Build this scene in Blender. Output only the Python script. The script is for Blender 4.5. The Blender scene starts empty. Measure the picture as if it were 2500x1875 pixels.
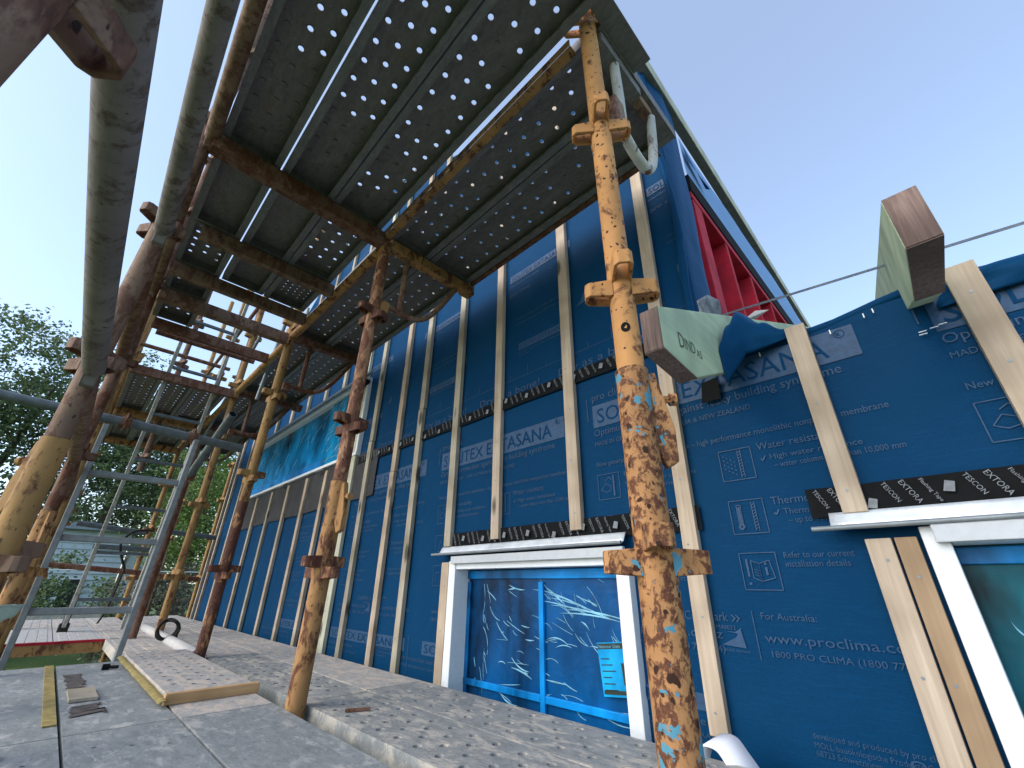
import bpy, bmesh, math, random
from mathutils import Vector, Matrix, noise as mnoise
C = bpy.context.scene.collection
R = math.radians
PI = math.pi
random.seed(7)

# ------------------------------------------------------------------ camera, sky, sun, exposure
YAW, PITCH, ROLL = R(45.338), R(25.56), R(0.5505)
cd = bpy.data.cameras.new('camera'); cam = bpy.data.objects.new('camera', cd); C.objects.link(cam)
cd.sensor_width = 36; cd.lens = 36*1027.59/2500; cd.clip_start = 0.02; cd.clip_end = 2000
fw = Vector((-math.sin(YAW)*math.cos(PITCH), math.cos(YAW)*math.cos(PITCH), math.sin(PITCH)))
rt = Vector((math.cos(YAW), math.sin(YAW), 0)); up = rt.cross(fw)
r2 = rt*math.cos(ROLL)+up*math.sin(ROLL); u2 = up*math.cos(ROLL)-rt*math.sin(ROLL)
cam.matrix_world = Matrix(((r2.x, u2.x, -fw.x, 0), (r2.y, u2.y, -fw.y, 0), (r2.z, u2.z, -fw.z, 0), (0, 0, 0, 1)))
bpy.context.scene.camera = cam

SUN_EL, SUN_AZ = R(34), R(196)      # azimuth measured clockwise from +Y
w = bpy.data.worlds.new('World'); bpy.context.scene.world = w; w.use_nodes = True
nt = w.node_tree; bg = nt.nodes['Background']
sky = nt.nodes.new('ShaderNodeTexSky'); sky.sky_type = 'NISHITA'; sky.sun_disc = False
sky.sun_elevation = SUN_EL; sky.sun_rotation = SUN_AZ
sky.air_density = 1.0; sky.dust_density = 1.0; sky.ozone_density = 1.5
mx = nt.nodes.new('ShaderNodeMix'); mx.data_type = 'RGBA'; mx.inputs[0].default_value = .24; mx.inputs[7].default_value = (2.35, 2.65, 3.2, 1)
nt.links.new(sky.outputs[0], mx.inputs[6]); nt.links.new(mx.outputs[2], bg.inputs[0]); bg.inputs[1].default_value = 0.12
sl = bpy.data.lights.new('sun', 'SUN'); sl.energy = 0.8; sl.angle = R(50); sl.color = (1, 0.93, 0.84)
so = bpy.data.objects.new('sun', sl); C.objects.link(so)
sd = Vector((math.sin(SUN_AZ)*math.cos(SUN_EL), math.cos(SUN_AZ)*math.cos(SUN_EL), math.sin(SUN_EL)))
so.rotation_euler = sd.to_track_quat('Z', 'Y').to_euler()
vs = bpy.context.scene.view_settings
vs.view_transform = 'Standard'; vs.look = 'None'; vs.exposure = 1.65; vs.gamma = 1

# ------------------------------------------------------------------ materials
def newmat(name):
    m = bpy.data.materials.new(name); m.use_nodes = True
    p = m.node_tree.nodes['Principled BSDF']; p.inputs['Specular IOR Level'].default_value = .3
    return m, m.node_tree, p
def coords(t, scale=(1, 1, 1), rnd=True, rot=(0, 0, 0)):
    tc = t.nodes.new('ShaderNodeTexCoord'); mp = t.nodes.new('ShaderNodeMapping')
    t.links.new(tc.outputs['Object'], mp.inputs[0]); mp.inputs['Scale'].default_value = scale; mp.inputs['Rotation'].default_value = rot
    if rnd:
        oi = t.nodes.new('ShaderNodeObjectInfo'); mu = t.nodes.new('ShaderNodeMath'); mu.operation = 'MULTIPLY'; mu.inputs[1].default_value = 37.0
        t.links.new(oi.outputs['Random'], mu.inputs[0]); t.links.new(mu.outputs[0], mp.inputs['Location'])
    return mp.outputs[0]
def noise(t, vec, scale, detail=5, rough=.6, dist=0):
    n = t.nodes.new('ShaderNodeTexNoise'); n.inputs['Scale'].default_value = scale; n.inputs['Detail'].default_value = detail
    n.inputs['Roughness'].default_value = rough; n.inputs['Distortion'].default_value = dist
    t.links.new(vec, n.inputs['Vector']); return n.outputs['Fac']
def ramp(t, fac, a, b, ca=(0, 0, 0, 1), cb=(1, 1, 1, 1)):
    r = t.nodes.new('ShaderNodeValToRGB'); r.color_ramp.elements[0].position = a; r.color_ramp.elements[1].position = b
    r.color_ramp.elements[0].color = ca; r.color_ramp.elements[1].color = cb
    t.links.new(fac, r.inputs[0]); return r.outputs[0]
def mix(t, fac, a, b, mode='MIX'):
    m = t.nodes.new('ShaderNodeMix'); m.data_type = 'RGBA'; m.blend_type = mode
    for sock, v in ((m.inputs[0], fac), (m.inputs[6], a), (m.inputs[7], b)):
        if isinstance(v, (int, float)): sock.default_value = v
        elif isinstance(v, tuple): sock.default_value = (*v[:3], 1)
        else: t.links.new(v, sock)
    return m.outputs[2]
def bump(t, p, h, strength=.3, dist=.002):
    b = t.nodes.new('ShaderNodeBump'); b.inputs['Strength'].default_value = strength; b.inputs['Distance'].default_value = dist
    t.links.new(h, b.inputs['Height']); t.links.new(b.outputs[0], p.inputs['Normal'])
def plain(name, col, rough=.6, metal=0, var=.15, sc=20, bm=0):
    m, t, p = newmat(name); v = coords(t); n = noise(t, v, sc)
    d = tuple(c*(1-var) for c in col); l = tuple(min(1, c*(1+var)) for c in col)
    t.links.new(ramp(t, n, .3, .7, (*d, 1), (*l, 1)), p.inputs['Base Color'])
    p.inputs['Roughness'].default_value = rough; p.inputs['Metallic'].default_value = metal
    if bm: bump(t, p, n, bm)
    return m
def rusty(name, paint, amt=.5, patch=None, patch_t=.62, rust=(.085, .032, .016), sc=18, specks=True, stretch=.5, speck_sc=55, speck_r=.10):
    m, t, p = newmat(name); v = coords(t, (1, 1, stretch))
    n = noise(t, v, sc, 8, .68, .4); n2 = noise(t, v, sc*5, 4)
    r2 = tuple(c*2.1 for c in rust)
    rc = ramp(t, n2, .35, .7, (*rust, 1), (*r2, 1))
    pl = tuple(min(1, c*1.25) for c in paint); pd = tuple(c*.72 for c in paint)
    pc = ramp(t, noise(t, v, 7, 5), .3, .7, (*pd, 1), (*pl, 1))
    c = mix(t, ramp(t, n, 1-amt-.03, 1-amt+.05), pc, rc)
    if specks:
        vo = t.nodes.new('ShaderNodeTexVoronoi'); vo.inputs['Scale'].default_value = speck_sc
        nv = t.nodes.new('ShaderNodeTexNoise'); nv.inputs['Scale'].default_value = speck_sc*1.3; t.links.new(v, nv.inputs['Vector'])
        va = t.nodes.new('ShaderNodeVectorMath'); va.operation = 'MULTIPLY_ADD'; va.inputs[1].default_value = (.9/speck_sc,)*3
        t.links.new(nv.outputs['Color'], va.inputs[0]); t.links.new(v, va.inputs[2]); t.links.new(va.outputs[0], vo.inputs['Vector'])
        ad = t.nodes.new('ShaderNodeMath'); ad.operation = 'ADD'; t.links.new(vo.outputs['Distance'], ad.inputs[0])
        ml = t.nodes.new('ShaderNodeMath'); ml.operation = 'MULTIPLY'; ml.inputs[1].default_value = .55
        t.links.new(noise(t, v, 9, 3), ml.inputs[0]); t.links.new(ml.outputs[0], ad.inputs[1])
        s = ramp(t, ad.outputs[0], speck_r+.25, speck_r+.30, (1, 1, 1, 1), (0, 0, 0, 1))
        c = mix(t, s, c, tuple(q*.45 for q in rust))
    if patch:
        n3 = noise(t, coords(t, (1, 1, .9)), 38, 4, .55, .3)
        c = mix(t, ramp(t, n3, patch_t, patch_t+.015), c, patch)
    t.links.new(c, p.inputs['Base Color']); p.inputs['Roughness'].default_value = .72
    bump(t, p, n, .55, .004)
    return m
def timber(name, light, dark, axis='z', knots=True, sc=1.0):
    m, t, p = newmat(name)
    s = {'z': (70, 70, 3.0), 'x': (3.0, 70, 70), 'y': (70, 3.0, 70)}[axis]
    v = coords(t, tuple(q*sc for q in s)); n = noise(t, v, 1, 6, .6, 1.2)
    c = ramp(t, n, .25, .75, (*dark, 1), (*light, 1))
    big = noise(t, coords(t), 5, 2)
    c = mix(t, ramp(t, big, .4, .75), c, tuple(q*.74 for q in dark))
    if knots:
        ks = {'z': (9, 9, 3.4), 'x': (3.4, 9, 9), 'y': (9, 3.4, 9)}[axis]
        vo = t.nodes.new('ShaderNodeTexVoronoi'); vo.inputs['Scale'].default_value = 1
        t.links.new(coords(t, ks), vo.inputs['Vector'])
        c = mix(t, ramp(t, vo.outputs['Distance'], .10, .19, (1, 1, 1, 1), (0, 0, 0, 1)), c, tuple(q*.25 for q in dark))
    t.links.new(c, p.inputs['Base Color']); p.inputs['Roughness'].default_value = .75; bump(t, p, n, .25, .001)
    return m
M = {}
M['orange_rust'] = rusty('orange_rust', (.40, .21, .08), .47, sc=24, speck_r=.12)
M['orange_clean'] = rusty('orange_clean', (.50, .245, .085), .415, speck_sc=70, speck_r=.19, stretch=.75, sc=26)
M['sleeve'] = rusty('sleeve', (.43, .215, .085), .50, patch=(.085, .27, .36), patch_t=.615, sc=74, speck_sc=48, speck_r=.21, stretch=.8)
M['brown_rust'] = rusty('brown_rust', (.24, .15, .10), .50, rust=(.095, .046, .030), sc=28, speck_r=.10)
M['dark_rust'] = rusty('dark_rust', (.20, .11, .075), .52, sc=26, speck_r=.06)
M['mid_rust'] = rusty('mid_rust', (.42, .22, .12), .53, rust=(.11, .045, .026), sc=30, speck_r=.16)
M['deep_rust'] = rusty('deep_rust', (.42, .21, .09), .60, rust=(.075, .028, .018), sc=30, speck_r=.16)
M['tan_paint'] = rusty('tan_paint', (.36, .205, .075), .44, sc=24, speck_r=.05)
M['white_rust'] = rusty('white_rust', (.52, .52, .48), .43, speck_r=.12)
M['grey_tube'] = rusty('grey_tube', (.20, .175, .16), .46, rust=(.085, .065, .055), sc=34, speck_r=.06)
M['galv'] = plain('galv', (.24, .27, .29), .5, .35, .2, 25)
M['galv_dark'] = plain('galv_dark', (.12, .14, .15), .5, .3, .25, 25)
M['alu'] = plain('alu', (.24, .255, .26), .55, .2, .2, 30, .2)
M['alu_dirty'] = plain('alu_dirty', (.34, .34, .31), .6, .1, .3, 40, .2)
M['pine'] = timber('pine', (.62, .51, .39), (.41, .31, .22))
M['pine_warm'] = timber('pine_warm', (.56, .40, .25), (.36, .24, .14))
M['pine_grey'] = timber('pine_grey', (.50, .45, .36), (.33, .28, .20))
M['pine_green'] = timber('pine_green', (.64, .63, .50), (.47, .46, .34))
M['fascia_grey'] = plain('fascia_grey', (.20, .20, .195), .8, 0, .25, 20)
M['stain'] = plain('stain', (.085, .075, .07), .8, 0, .6, 30)
M['stick'] = timber('stick', (.62, .42, .22), (.45, .27, .12), 'y', False)
M['yellow'] = plain('yellow', (.30, .235, .085), .8, 0, .35, 40, .3)
M['green_lvl'] = timber('green_lvl', (.66, .76, .50), (.42, .53, .36), 'y', False, .42)
M['endgrain'] = timber('endgrain', (.34, .235, .20), (.085, .052, .045), 'z', False, 1.9)
M['red'] = plain('red', (.44, .010, .028), .75, 0, .3, 12, .2)
M['black'] = plain('black', (.010, .011, .012), .8, 0, .2); M['black'].node_tree.nodes['Principled BSDF'].inputs['Specular IOR Level'].default_value = .08
M['rubber'] = plain('rubber', (.02, .018, .016), .8, 0, .2)
M['white'] = plain('white', (.78, .81, .84), .4, 0, .04, 60)
M['foil'] = plain('foil', (.78, .82, .86), .32, .3, .18, 14, .5)
M['soft_white'] = plain('soft_white', (.52, .55, .58), .45, .0, .06, 60)
M['paper'] = plain('paper', (.70, .71, .76), .7, 0, .03)
M['print'] = plain('print', (.022, .068, .150), .55, 0, .25, 60)
M['tape_print'] = plain('tape_print', (.20, .215, .235), .6, 0, .3, 60)
M['stamp'] = plain('stamp', (.11, .14, .10), .8, 0, .5, 120)
M['ink'] = plain('ink', (.03, .045, .035), .8, 0, .2)
M['grey_wrap'] = plain('grey_wrap', (.055, .055, .058), .8, 0, .2, 8, .3); M['grey_wrap'].node_tree.nodes['Principled BSDF'].inputs['Specular IOR Level'].default_value = .1
M['rag'] = plain('rag', (.20, .21, .23), .8, 0, .5, 30, .5)
M['weatherboard'] = plain('weatherboard', (.52, .60, .62), .6, 0, .08, 5)
M['dark_glass'] = plain('dark_glass', (.02, .03, .035), .12, 0, .1)
M['bark'] = plain('bark', (.10, .075, .055), .9, 0, .4, 8, .6)
def membrane(name, col, wrinkle=.35):
    m, t, p = newmat(name); v = coords(t, rnd=False)
    n = noise(t, v, 2.6, 3, .5, .6); f = noise(t, coords(t, (1, 1, 6), False), 160, 2)
    c = ramp(t, f, .3, .7, (*[q*.85 for q in col], 1), (*[q*1.15 for q in col], 1))
    c = mix(t, ramp(t, noise(t, coords(t, (1, 1, 14), False, (0, .25, 0)), 16, 3), .52, .75), c, tuple(min(1, q*1.25) for q in col))
    t.links.new(c, p.inputs['Base Color']); p.inputs['Roughness'].default_value = .5
    p.inputs['Specular IOR Level'].default_value = .03; p.inputs['Sheen Weight'].default_value = .22; p.inputs['Sheen Tint'].default_value = (.10, .42, .95, 1); p.inputs['Sheen Roughness'].default_value = .4
    bump(t, p, n, wrinkle, .018)
    return m
M['blue'] = membrane('blue', (.0032, .042, .112), .7)
M['pale_blue'] = membrane('pale_blue', (.22, .36, .60), .2)
def planktop(name, a, b, dust, cov=.55):
    m, t, p = newmat(name)
    n = noise(t, coords(t, (1, 2.2, 1)), 21, 9, .75, .5); n2 = noise(t, coords(t, (1, 2.4, 1)), 75, 5, .7)
    c = ramp(t, n, .35, .65, (*a, 1), (*b, 1))
    c = mix(t, ramp(t, noise(t, coords(t, (1, 2, 1)), 11, 9, .74, .4), cov, cov+.09), c, dust)
    c = mix(t, ramp(t, n2, .60, .72), c, tuple(q*1.5 for q in b)); c = mix(t, ramp(t, n2, .30, .40, (1, 1, 1, 1), (0, 0, 0, 1)), c, tuple(q*.5 for q in a))
    t.links.new(c, p.inputs['Base Color']); p.inputs['Roughness'].default_value = .62; p.inputs['Metallic'].default_value = .15
    bump(t, p, n2, .3, .001)
    return m
M['plank'] = planktop('plank', (.21, .225, .225), (.38, .385, .37), (.54, .50, .43), .50)
M['plank_dusty'] = planktop('plank_dusty', (.32, .315, .30), (.50, .49, .47), (.60, .52, .44), .47)
M['plank_slate'] = planktop('plank_slate', (.20, .222, .225), (.33, .35, .35), (.46, .46, .44), .53)
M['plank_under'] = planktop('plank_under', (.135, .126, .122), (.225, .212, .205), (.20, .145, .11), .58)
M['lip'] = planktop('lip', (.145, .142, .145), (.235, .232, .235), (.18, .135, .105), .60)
M['board_white'] = planktop('board_white', (.42, .42, .41), (.55, .54, .52), (.48, .44, .40), .5)
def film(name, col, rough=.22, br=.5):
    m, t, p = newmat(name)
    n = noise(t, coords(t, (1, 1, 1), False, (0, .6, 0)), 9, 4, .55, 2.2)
    c = ramp(t, noise(t, coords(t, (1, 1, .45), False), 3.4, 4, .6, .8), .34, .66, (*[q*.16 for q in col], 1), (*[min(1, q*1.7) for q in col], 1))  # dark-to-bright blotches painted in for reflections and what shows through the film
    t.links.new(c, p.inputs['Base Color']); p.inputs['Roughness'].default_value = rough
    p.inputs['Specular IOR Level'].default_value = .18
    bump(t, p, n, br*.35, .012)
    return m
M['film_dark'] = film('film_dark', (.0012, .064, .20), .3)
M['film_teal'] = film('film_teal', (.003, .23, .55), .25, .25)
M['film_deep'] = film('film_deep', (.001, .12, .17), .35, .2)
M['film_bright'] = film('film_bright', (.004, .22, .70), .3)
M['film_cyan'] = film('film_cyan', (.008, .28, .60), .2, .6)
M['crease_glint'] = plain('crease_glint', (.20, .46, .62), .3, 0, .55, 14)  # pale tone painted as sky glints along film creases; label lettering shares it
def leaf(name, a, b):
    m, t, p = newmat(name)
    oi = t.nodes.new('ShaderNodeNewGeometry')
    c = ramp(t, oi.outputs['Random Per Island'], 0, 1, (*a, 1), (*b, 1))
    t.links.new(c, p.inputs['Base Color']); p.inputs['Roughness'].default_value = .55
    tr = t.nodes.new('ShaderNodeBsdfTranslucent'); t.links.new(c, tr.inputs[0]); ms = t.nodes.new('ShaderNodeMixShader'); ms.inputs[0].default_value = .3
    out = t.nodes['Material Output']; t.links.new(p.outputs[0], ms.inputs[1]); t.links.new(tr.outputs[0], ms.inputs[2]); t.links.new(ms.outputs[0], out.inputs[0])
    return m
M['leaf_dark'] = leaf('leaf_dark', (.055, .095, .045), (.20, .27, .11))
M['leaf_light'] = leaf('leaf_light', (.06, .12, .025), (.22, .32, .08))
M['leaf_grey'] = leaf('leaf_grey', (.05, .055, .04), (.16, .16, .12))
M['grass'] = plain('grass', (.07, .12, .025), .9, 0, .5, 30, .5)

# ------------------------------------------------------------------ geometry helpers
class MB:
    def __init__(s): s.v = []; s.f = []; s.sm = []
    def add(s, vs, fs, smooth=False):
        b = len(s.v); s.v += [Vector(q) for q in vs]
        for f in fs: s.f.append([b+i for i in f]); s.sm.append(smooth)
        return s
    def box(s, x0, x1, y0, y1, z0, z1):
        return s.hexa([(x0, y0, z0), (x1, y0, z0), (x1, y1, z0), (x0, y1, z0), (x0, y0, z1), (x1, y0, z1), (x1, y1, z1), (x0, y1, z1)])
    def hexa(s, p):
        return s.add(p, [(0, 3, 2, 1), (4, 5, 6, 7), (0, 1, 5, 4), (1, 2, 6, 5), (2, 3, 7, 6), (3, 0, 4, 7)])
    def bar(s, a, b, w, h, upv=(0, 0, 1)):
        a = Vector(a); b = Vector(b); d = (b-a).normalized(); sd = d.cross(Vector(upv)).normalized(); u = sd.cross(d)
        p = [q+sd*i*w/2+u*j*h/2 for q in (a, b) for (i, j) in ((-1, -1), (1, -1), (1, 1), (-1, 1))]
        return s.add(p, [(0, 1, 2, 3), (7, 6, 5, 4), (0, 4, 5, 1), (1, 5, 6, 2), (2, 6, 7, 3), (3, 7, 4, 0)])
    def tube(s, pts, r, seg=20, caps=True, hollow=False):
        pts = [Vector(p) for p in pts]; n = len(pts); rs = r if isinstance(r, (list, tuple)) else [r]*n
        ref = None; rings = []
        for i in range(n):
            d = (pts[min(i+1, n-1)]-pts[max(i-1, 0)]).normalized()
            if ref is None: ref = d.orthogonal().normalized()
            ref = (ref-d*ref.dot(d)).normalized(); q = d.cross(ref)
            rings.append([pts[i]+(ref*math.cos(2*PI*k/seg)+q*math.sin(2*PI*k/seg))*rs[i] for k in range(seg)])
        vs = [v for rg in rings for v in rg]; fs = []
        for i in range(n-1):
            for k in range(seg):
                k2 = (k+1) % seg; fs.append((i*seg+k, i*seg+k2, (i+1)*seg+k2, (i+1)*seg+k))
        s.add(vs, fs, True)
        if hollow:
            inn = MB(); s.tube([pts[0], pts[-1]], rs[0]*.84, seg, False)
            for e in (0, -1):
                o = rings[e]; c = pts[e]; i2 = [c+(v-c)*.84 for v in o]
                s.add(o+i2, [(k, (k+1) % seg, seg+(k+1) % seg, seg+k) for k in range(seg)])
                dd = (pts[1]-pts[0])*(1 if e == 0 else -1); dd = dd.normalized()*.12; s.add(i2+[q+dd for q in i2], [(k, (k+1) % seg, seg+(k+1) % seg, seg+k) for k in range(seg)]); s.add([q+dd for q in i2], [tuple(range(seg))])
        elif caps:
            s.add(rings[0], [tuple(range(seg))[::-1]]); s.add(rings[-1], [tuple(range(seg))])
        return s
    def prism(s, poly, axis, a, b):
        # poly of 2-D points; axis 'x': (y,z) extruded along x ; 'y': (x,z) ; 'z': (x,y)
        f = {'x': lambda p, t: (t, p[0], p[1]), 'y': lambda p, t: (p[0], t, p[1]), 'z': lambda p, t: (p[0], p[1], t)}[axis]
        n = len(poly); vs = [f(p, a) for p in poly]+[f(p, b) for p in poly]
        return s.add(vs, [tuple(range(n)), tuple(range(2*n-1, n-1, -1))]+[(i, i+n, (i+1) % n+n, (i+1) % n) for i in range(n)])
    def grid(s, fn, nu, nv, smooth=True):
        vs = [fn(i/nu, j/nv) for j in range(nv+1) for i in range(nu+1)]
        return s.add(vs, [(j*(nu+1)+i, j*(nu+1)+i+1, (j+1)*(nu+1)+i+1, (j+1)*(nu+1)+i) for j in range(nv) for i in range(nu)], smooth)
    def mesh(s, name, mat, origin=Vector((0, 0, 0)), fix=True):
        me = bpy.data.meshes.new(name); me.from_pydata([v-origin for v in s.v], [], s.f)
        me.polygons.foreach_set('use_smooth', s.sm)
        if fix:
            bm = bmesh.new(); bm.from_mesh(me); bmesh.ops.recalc_face_normals(bm, faces=bm.faces); bm.to_mesh(me); bm.free()
        me.materials.append(M[mat] if isinstance(mat, str) else mat); me.update(); return me
    def build(s, name, mat, parent=None, bevel=0, fix=True, **k):
        org = root_loc(parent) if parent else (s.v[0].copy() if False else center(s.v))
        o = bpy.data.objects.new(name, s.mesh(name, mat, org, fix)); C.objects.link(o)
        o['_w'] = tuple(org)
        if parent: o.parent = parent
        else: o.location = org
        if bevel:
            md = o.modifiers.new('bevel', 'BEVEL'); md.width = bevel; md.segments = 2; md.limit_method = 'ANGLE'; md.angle_limit = R(40)
        tag(o, **k); return o
def center(vs):
    lo = [min(v[i] for v in vs) for i in range(3)]; hi = [max(v[i] for v in vs) for i in range(3)]
    return Vector(((lo[0]+hi[0])/2, (lo[1]+hi[1])/2, lo[2]))
def root_loc(o):
    while o.parent: o = o.parent
    return o.location.copy()
def tag(o, label=None, cat=None, group=None, kind=None):
    if '_w' in o: del o['_w']
    if label: o['label'] = label
    if cat: o['category'] = cat
    if group: o['group'] = group
    if kind: o['kind'] = kind
    return o
def thing(name, loc, label, cat, group=None):
    o = bpy.data.objects.new(name, None); C.objects.link(o); o.location = loc; o.empty_display_size = .1
    return tag(o, label, cat, group)
def text_into(mb, s, x, z, size, y, width=None, rot=0, plane='wall', shear=0):
    cu = bpy.data.curves.new('t', 'FONT'); cu.body = s; cu.size = size; cu.shear = shear; cu.resolution_u = 2
    ob = bpy.data.objects.new('t', cu); C.objects.link(ob)
    dg = bpy.context.evaluated_depsgraph_get(); me = ob.evaluated_get(dg).to_mesh()
    vs = [v.co.copy() for v in me.vertices]; fs = [tuple(p.vertices) for p in me.polygons]
    ob.evaluated_get(dg).to_mesh_clear(); bpy.data.objects.remove(ob); bpy.data.curves.remove(cu)
    if not vs: return
    sx = 1
    if width: sx = width/max(v.x for v in vs)
    c, sn = math.cos(rot), math.sin(rot)
    out = []
    for v in vs:
        a, b = v.x*sx, v.y
        a, b = a*c-b*sn, a*sn+b*c
        out.append((x+a, y, z+b) if plane == 'wall' else plane(a, b))
    mb.add(out, fs)

D = 1.26            # wall face
# ================================================================== SETTING
g = MB(); g.grid(lambda u, v: Vector((-400+800*u, -400+800*v, -1.33+.05*mnoise.noise(Vector((u*60, v*60, 0))))), 80, 80)
g.build('ground', 'grass', kind='structure')

# ================================================================== HOUSE WITH BLUE WALL WRAP
house = thing('house', (-2, D, -1.35), 'house under construction wrapped in blue membrane with timber battens and film covered windows', 'building')
def wobble(x, z): return .0062*mnoise.noise(Vector((x*1.7, 0, z*2.1)))+.0022*mnoise.noise(Vector((x*2.5+z*2.0, 3, z*11)))+.0012*mnoise.noise(Vector((x*12, 5, z*5)))
XC = -.40; ZP = .643
def gable(x): return 3.905-.553*abs(x+3.36)
# tall wall sheet, above and beside the openings
def sheet(x0, x1, z0, z1, nx, nz, yoff=0, top=None):
    m = MB()
    def fn(u, v):
        x = x0+(x1-x0)*u; zt = top(x) if top else z1
        z = z0+(zt-z0)*v
        return Vector((x, D+yoff+wobble(x, z), z))
    m.grid(fn, max(nx, int(abs(x1-x0)/.045)), max(nz, int(abs(z1-max(z0, -1.4))/.035) if not top else 60)); return m
W1 = (-1.63, -.737, -.95, .095); W2 = (-.055, 1.35, -.95, .117); W3 = (-5.38, -2.77, .81, 1.40)
wl = MB()
def addsheet(*a, **k):
    q = sheet(*a, **k); wl.add(q.v, q.f, True)
addsheet(-6.33, W3[0], -1.4, W3[3], 6, 30)
addsheet(W3[0], W3[1], -1.4, W3[2], 14, 26)
addsheet(W3[1], W1[0], -1.4, W3[3], 8, 30)
addsheet(-6.33, XC, W3[3], 0, 34, 24, top=gable)
addsheet(W1[0], W1[1], W1[3], W3[3], 8, 10)
addsheet(W1[1], XC, -1.4, W3[3], 4, 30)
addsheet(W1[0], W1[1], -1.4, W1[2], 4, 10)
addsheet(XC, W2[0], -1.4, ZP, 4, 24)
addsheet(W2[0], W2[1], W2[3], ZP, 8, 6)
addsheet(W2[0], W2[1], -1.4, W2[2], 4, 4)
addsheet(W2[1], 2.6, -1.4, ZP, 6, 12)
wall = wl.build('wall_membrane', 'blue', house)
# far side wall and rear, so the house has depth
m = MB(); m.box(-6.335, -6.31, D+.02, D+6, -1.4, 2.2); m.box(-6.3, 2.6, D+6, D+6.03, -1.4, .6); m.build('side_wall', 'blue', house)
m = MB(); m.box(-6.3, 2.6, D+.14, D+6, -1.2, -1.1); m.build('floor_slab', 'pine_grey', house)
m = MB()
for a in (W1, W2): m.box(a[0]+.02, a[1]-.02, D+.5, D+.52, -1.1, .3)
m.box(-5.4, -2.7, D+.5, D+.52, .6, 1.6); m.build('interior_lining', 'grey_wrap', house)
# rolled edge of the wrap on the parapet
m = MB()
pts = []
for i in range(60):
    x = -.31+2.9*i/59; pts.append((x, D+.012, ZP+.004+.006*math.sin(x*17)+(.012*mnoise.noise(Vector((x*4, 0, 0))))))
m.tube(pts, .013, 10); m.build('parapet_fold', 'blue', house)
# draped membrane humps between rafters
def drape(x0, x1, zb, tops, ydep, seed, side_out=0):
    """cloth bulging up over the rafter; tops = list of (u, height)"""
    m = MB()
    def top(u):
        for (a, ha), (b, hb) in zip(tops, tops[1:]):
            if a <= u <= b:
                t = (u-a)/(b-a); t = t*t*(3-2*t); return ha+(hb-ha)*t
        return tops[-1][1]
    def fn(u, v):
        x = x0+(x1-x0)*u; h = top(u); zl = (.50+.40*u if u < .25 else .60+.05*(u-.25)) if side_out else zb; z = zl+(h-zl)*v
        y = D-.016-side_out*(1-u)**3-.010*math.sin(PI*v)*(max(0, math.sin(PI*u))**.7)+ydep*max(0, (v-.6)/.4)**2+.006*math.sin(u*19+v*5+seed)*v+.01*mnoise.noise(Vector((u*4, v*3, seed)))
        return Vector((x, y, z))
    m.grid(fn, 44, 16)
    o = m.build('draped_wrap', 'blue', house); s = o.modifiers.new('t', 'SOLIDIFY'); s.thickness = .003; return o
drape(-.318, -.13, .50, [(0, .655), (.08, .715), (.22, .762), (.5, .715), (.75, .67), (1, .652)], .05, 1.3, .11)
drape(.123, .62, .58, [(0, .60), (.05, .655), (.25, .668), (.5, .655), (1, .66)], .05, 4.1)
# end wall (faces +x): wrap corner with a raised fold, red studs, lintel, pale strip, fascia
m = MB()
def fold(u, v):
    z = ZP-.1+(2.24-ZP+.1)*v; yb = D+(.22+.05*(z-1.0))*u
    ed = .0 if u < .9 else -.02*mnoise.noise(Vector((z*3, 0, 0)))
    x = XC+.012*math.sin(u*PI)+.008*mnoise.noise(Vector((u*3, z*1.5, 3)))
    return Vector((x, yb+ed, z))
m.grid(fold, 10, 60); o = m.build('corner_wrap', 'blue', house); s = o.modifiers.new('t', 'SOLIDIFY'); s.thickness = .006
m = MB()
pts = []
for i in range(46):
    z = .60+1.62*i/45; pts.append((XC-.012+.010*mnoise.noise(Vector((z*2.2, 1, 0)))+.016*math.exp(-((z-1.35)/.25)**2), D-.004-.012*abs(mnoise.noise(Vector((z*2.6, 5, 0)))), z))
m.tube(pts, [.012+.008*abs(mnoise.noise(Vector((i*.21, 0, 2)))) for i in range(46)], 10); m.build('wrap_fold', 'blue', house)
m = MB(); m.box(XC-.10, XC-.002, D+.30, D+.40, .0, 1.62); m.build('corner_stud', 'red', house, .002)
for k in range(8):
    y = 1.98+.37*k
    m = MB(); m.box(XC-.10, XC-.002, y-.035, y, .0, 1.62); m.build('red_stud', 'red', house, .002)
m = MB(); m.box(XC-.10, XC+.001, D+.29, D+5.9, 1.621, 1.66); m.build('red_top_plate', 'red', house, .002)
m = MB(); m.box(XC-.09, XC+.006, D+.29, D+5.9, 1.662, 1.77); m.build('lintel', 'black', house)
m = MB(); m.grid(lambda u, v: Vector((XC+.002+.010*mnoise.noise(Vector((u*9, v*2, 8))), D+.29+5.6*u, 1.772+(.275+.018*mnoise.noise(Vector((u*16, 0, 1))))*v)), 60, 5)
m.build('pale_wrap_strip', 'pale_blue', house)
m = MB(); a = Vector((-.373, 1.20, 0)); b = Vector((-.373-.0114*5.8, 7.0, 0))
m.hexa([(a.x-.044, a.y, 2.20), (a.x, a.y, 2.20), (b.x, b.y, 2.20), (b.x-.044, b.y, 2.20), (a.x-.044, a.y, 2.30), (a.x, a.y, 2.30), (b.x, b.y, 2.30), (b.x-.044, b.y, 2.30)])
fa = m.build('eave_fascia', 'fascia_grey', house, .002)
m = MB(); e = .0015
m.hexa([(a.x+.0003, a.y, 2.202), (a.x+e, a.y, 2.202), (b.x+e, b.y, 2.202), (b.x+.0003, b.y, 2.202), (a.x+.0003, a.y, 2.299), (a.x+e, a.y, 2.299), (b.x+e, b.y, 2.299), (b.x+.0003, b.y, 2.299)])
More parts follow.
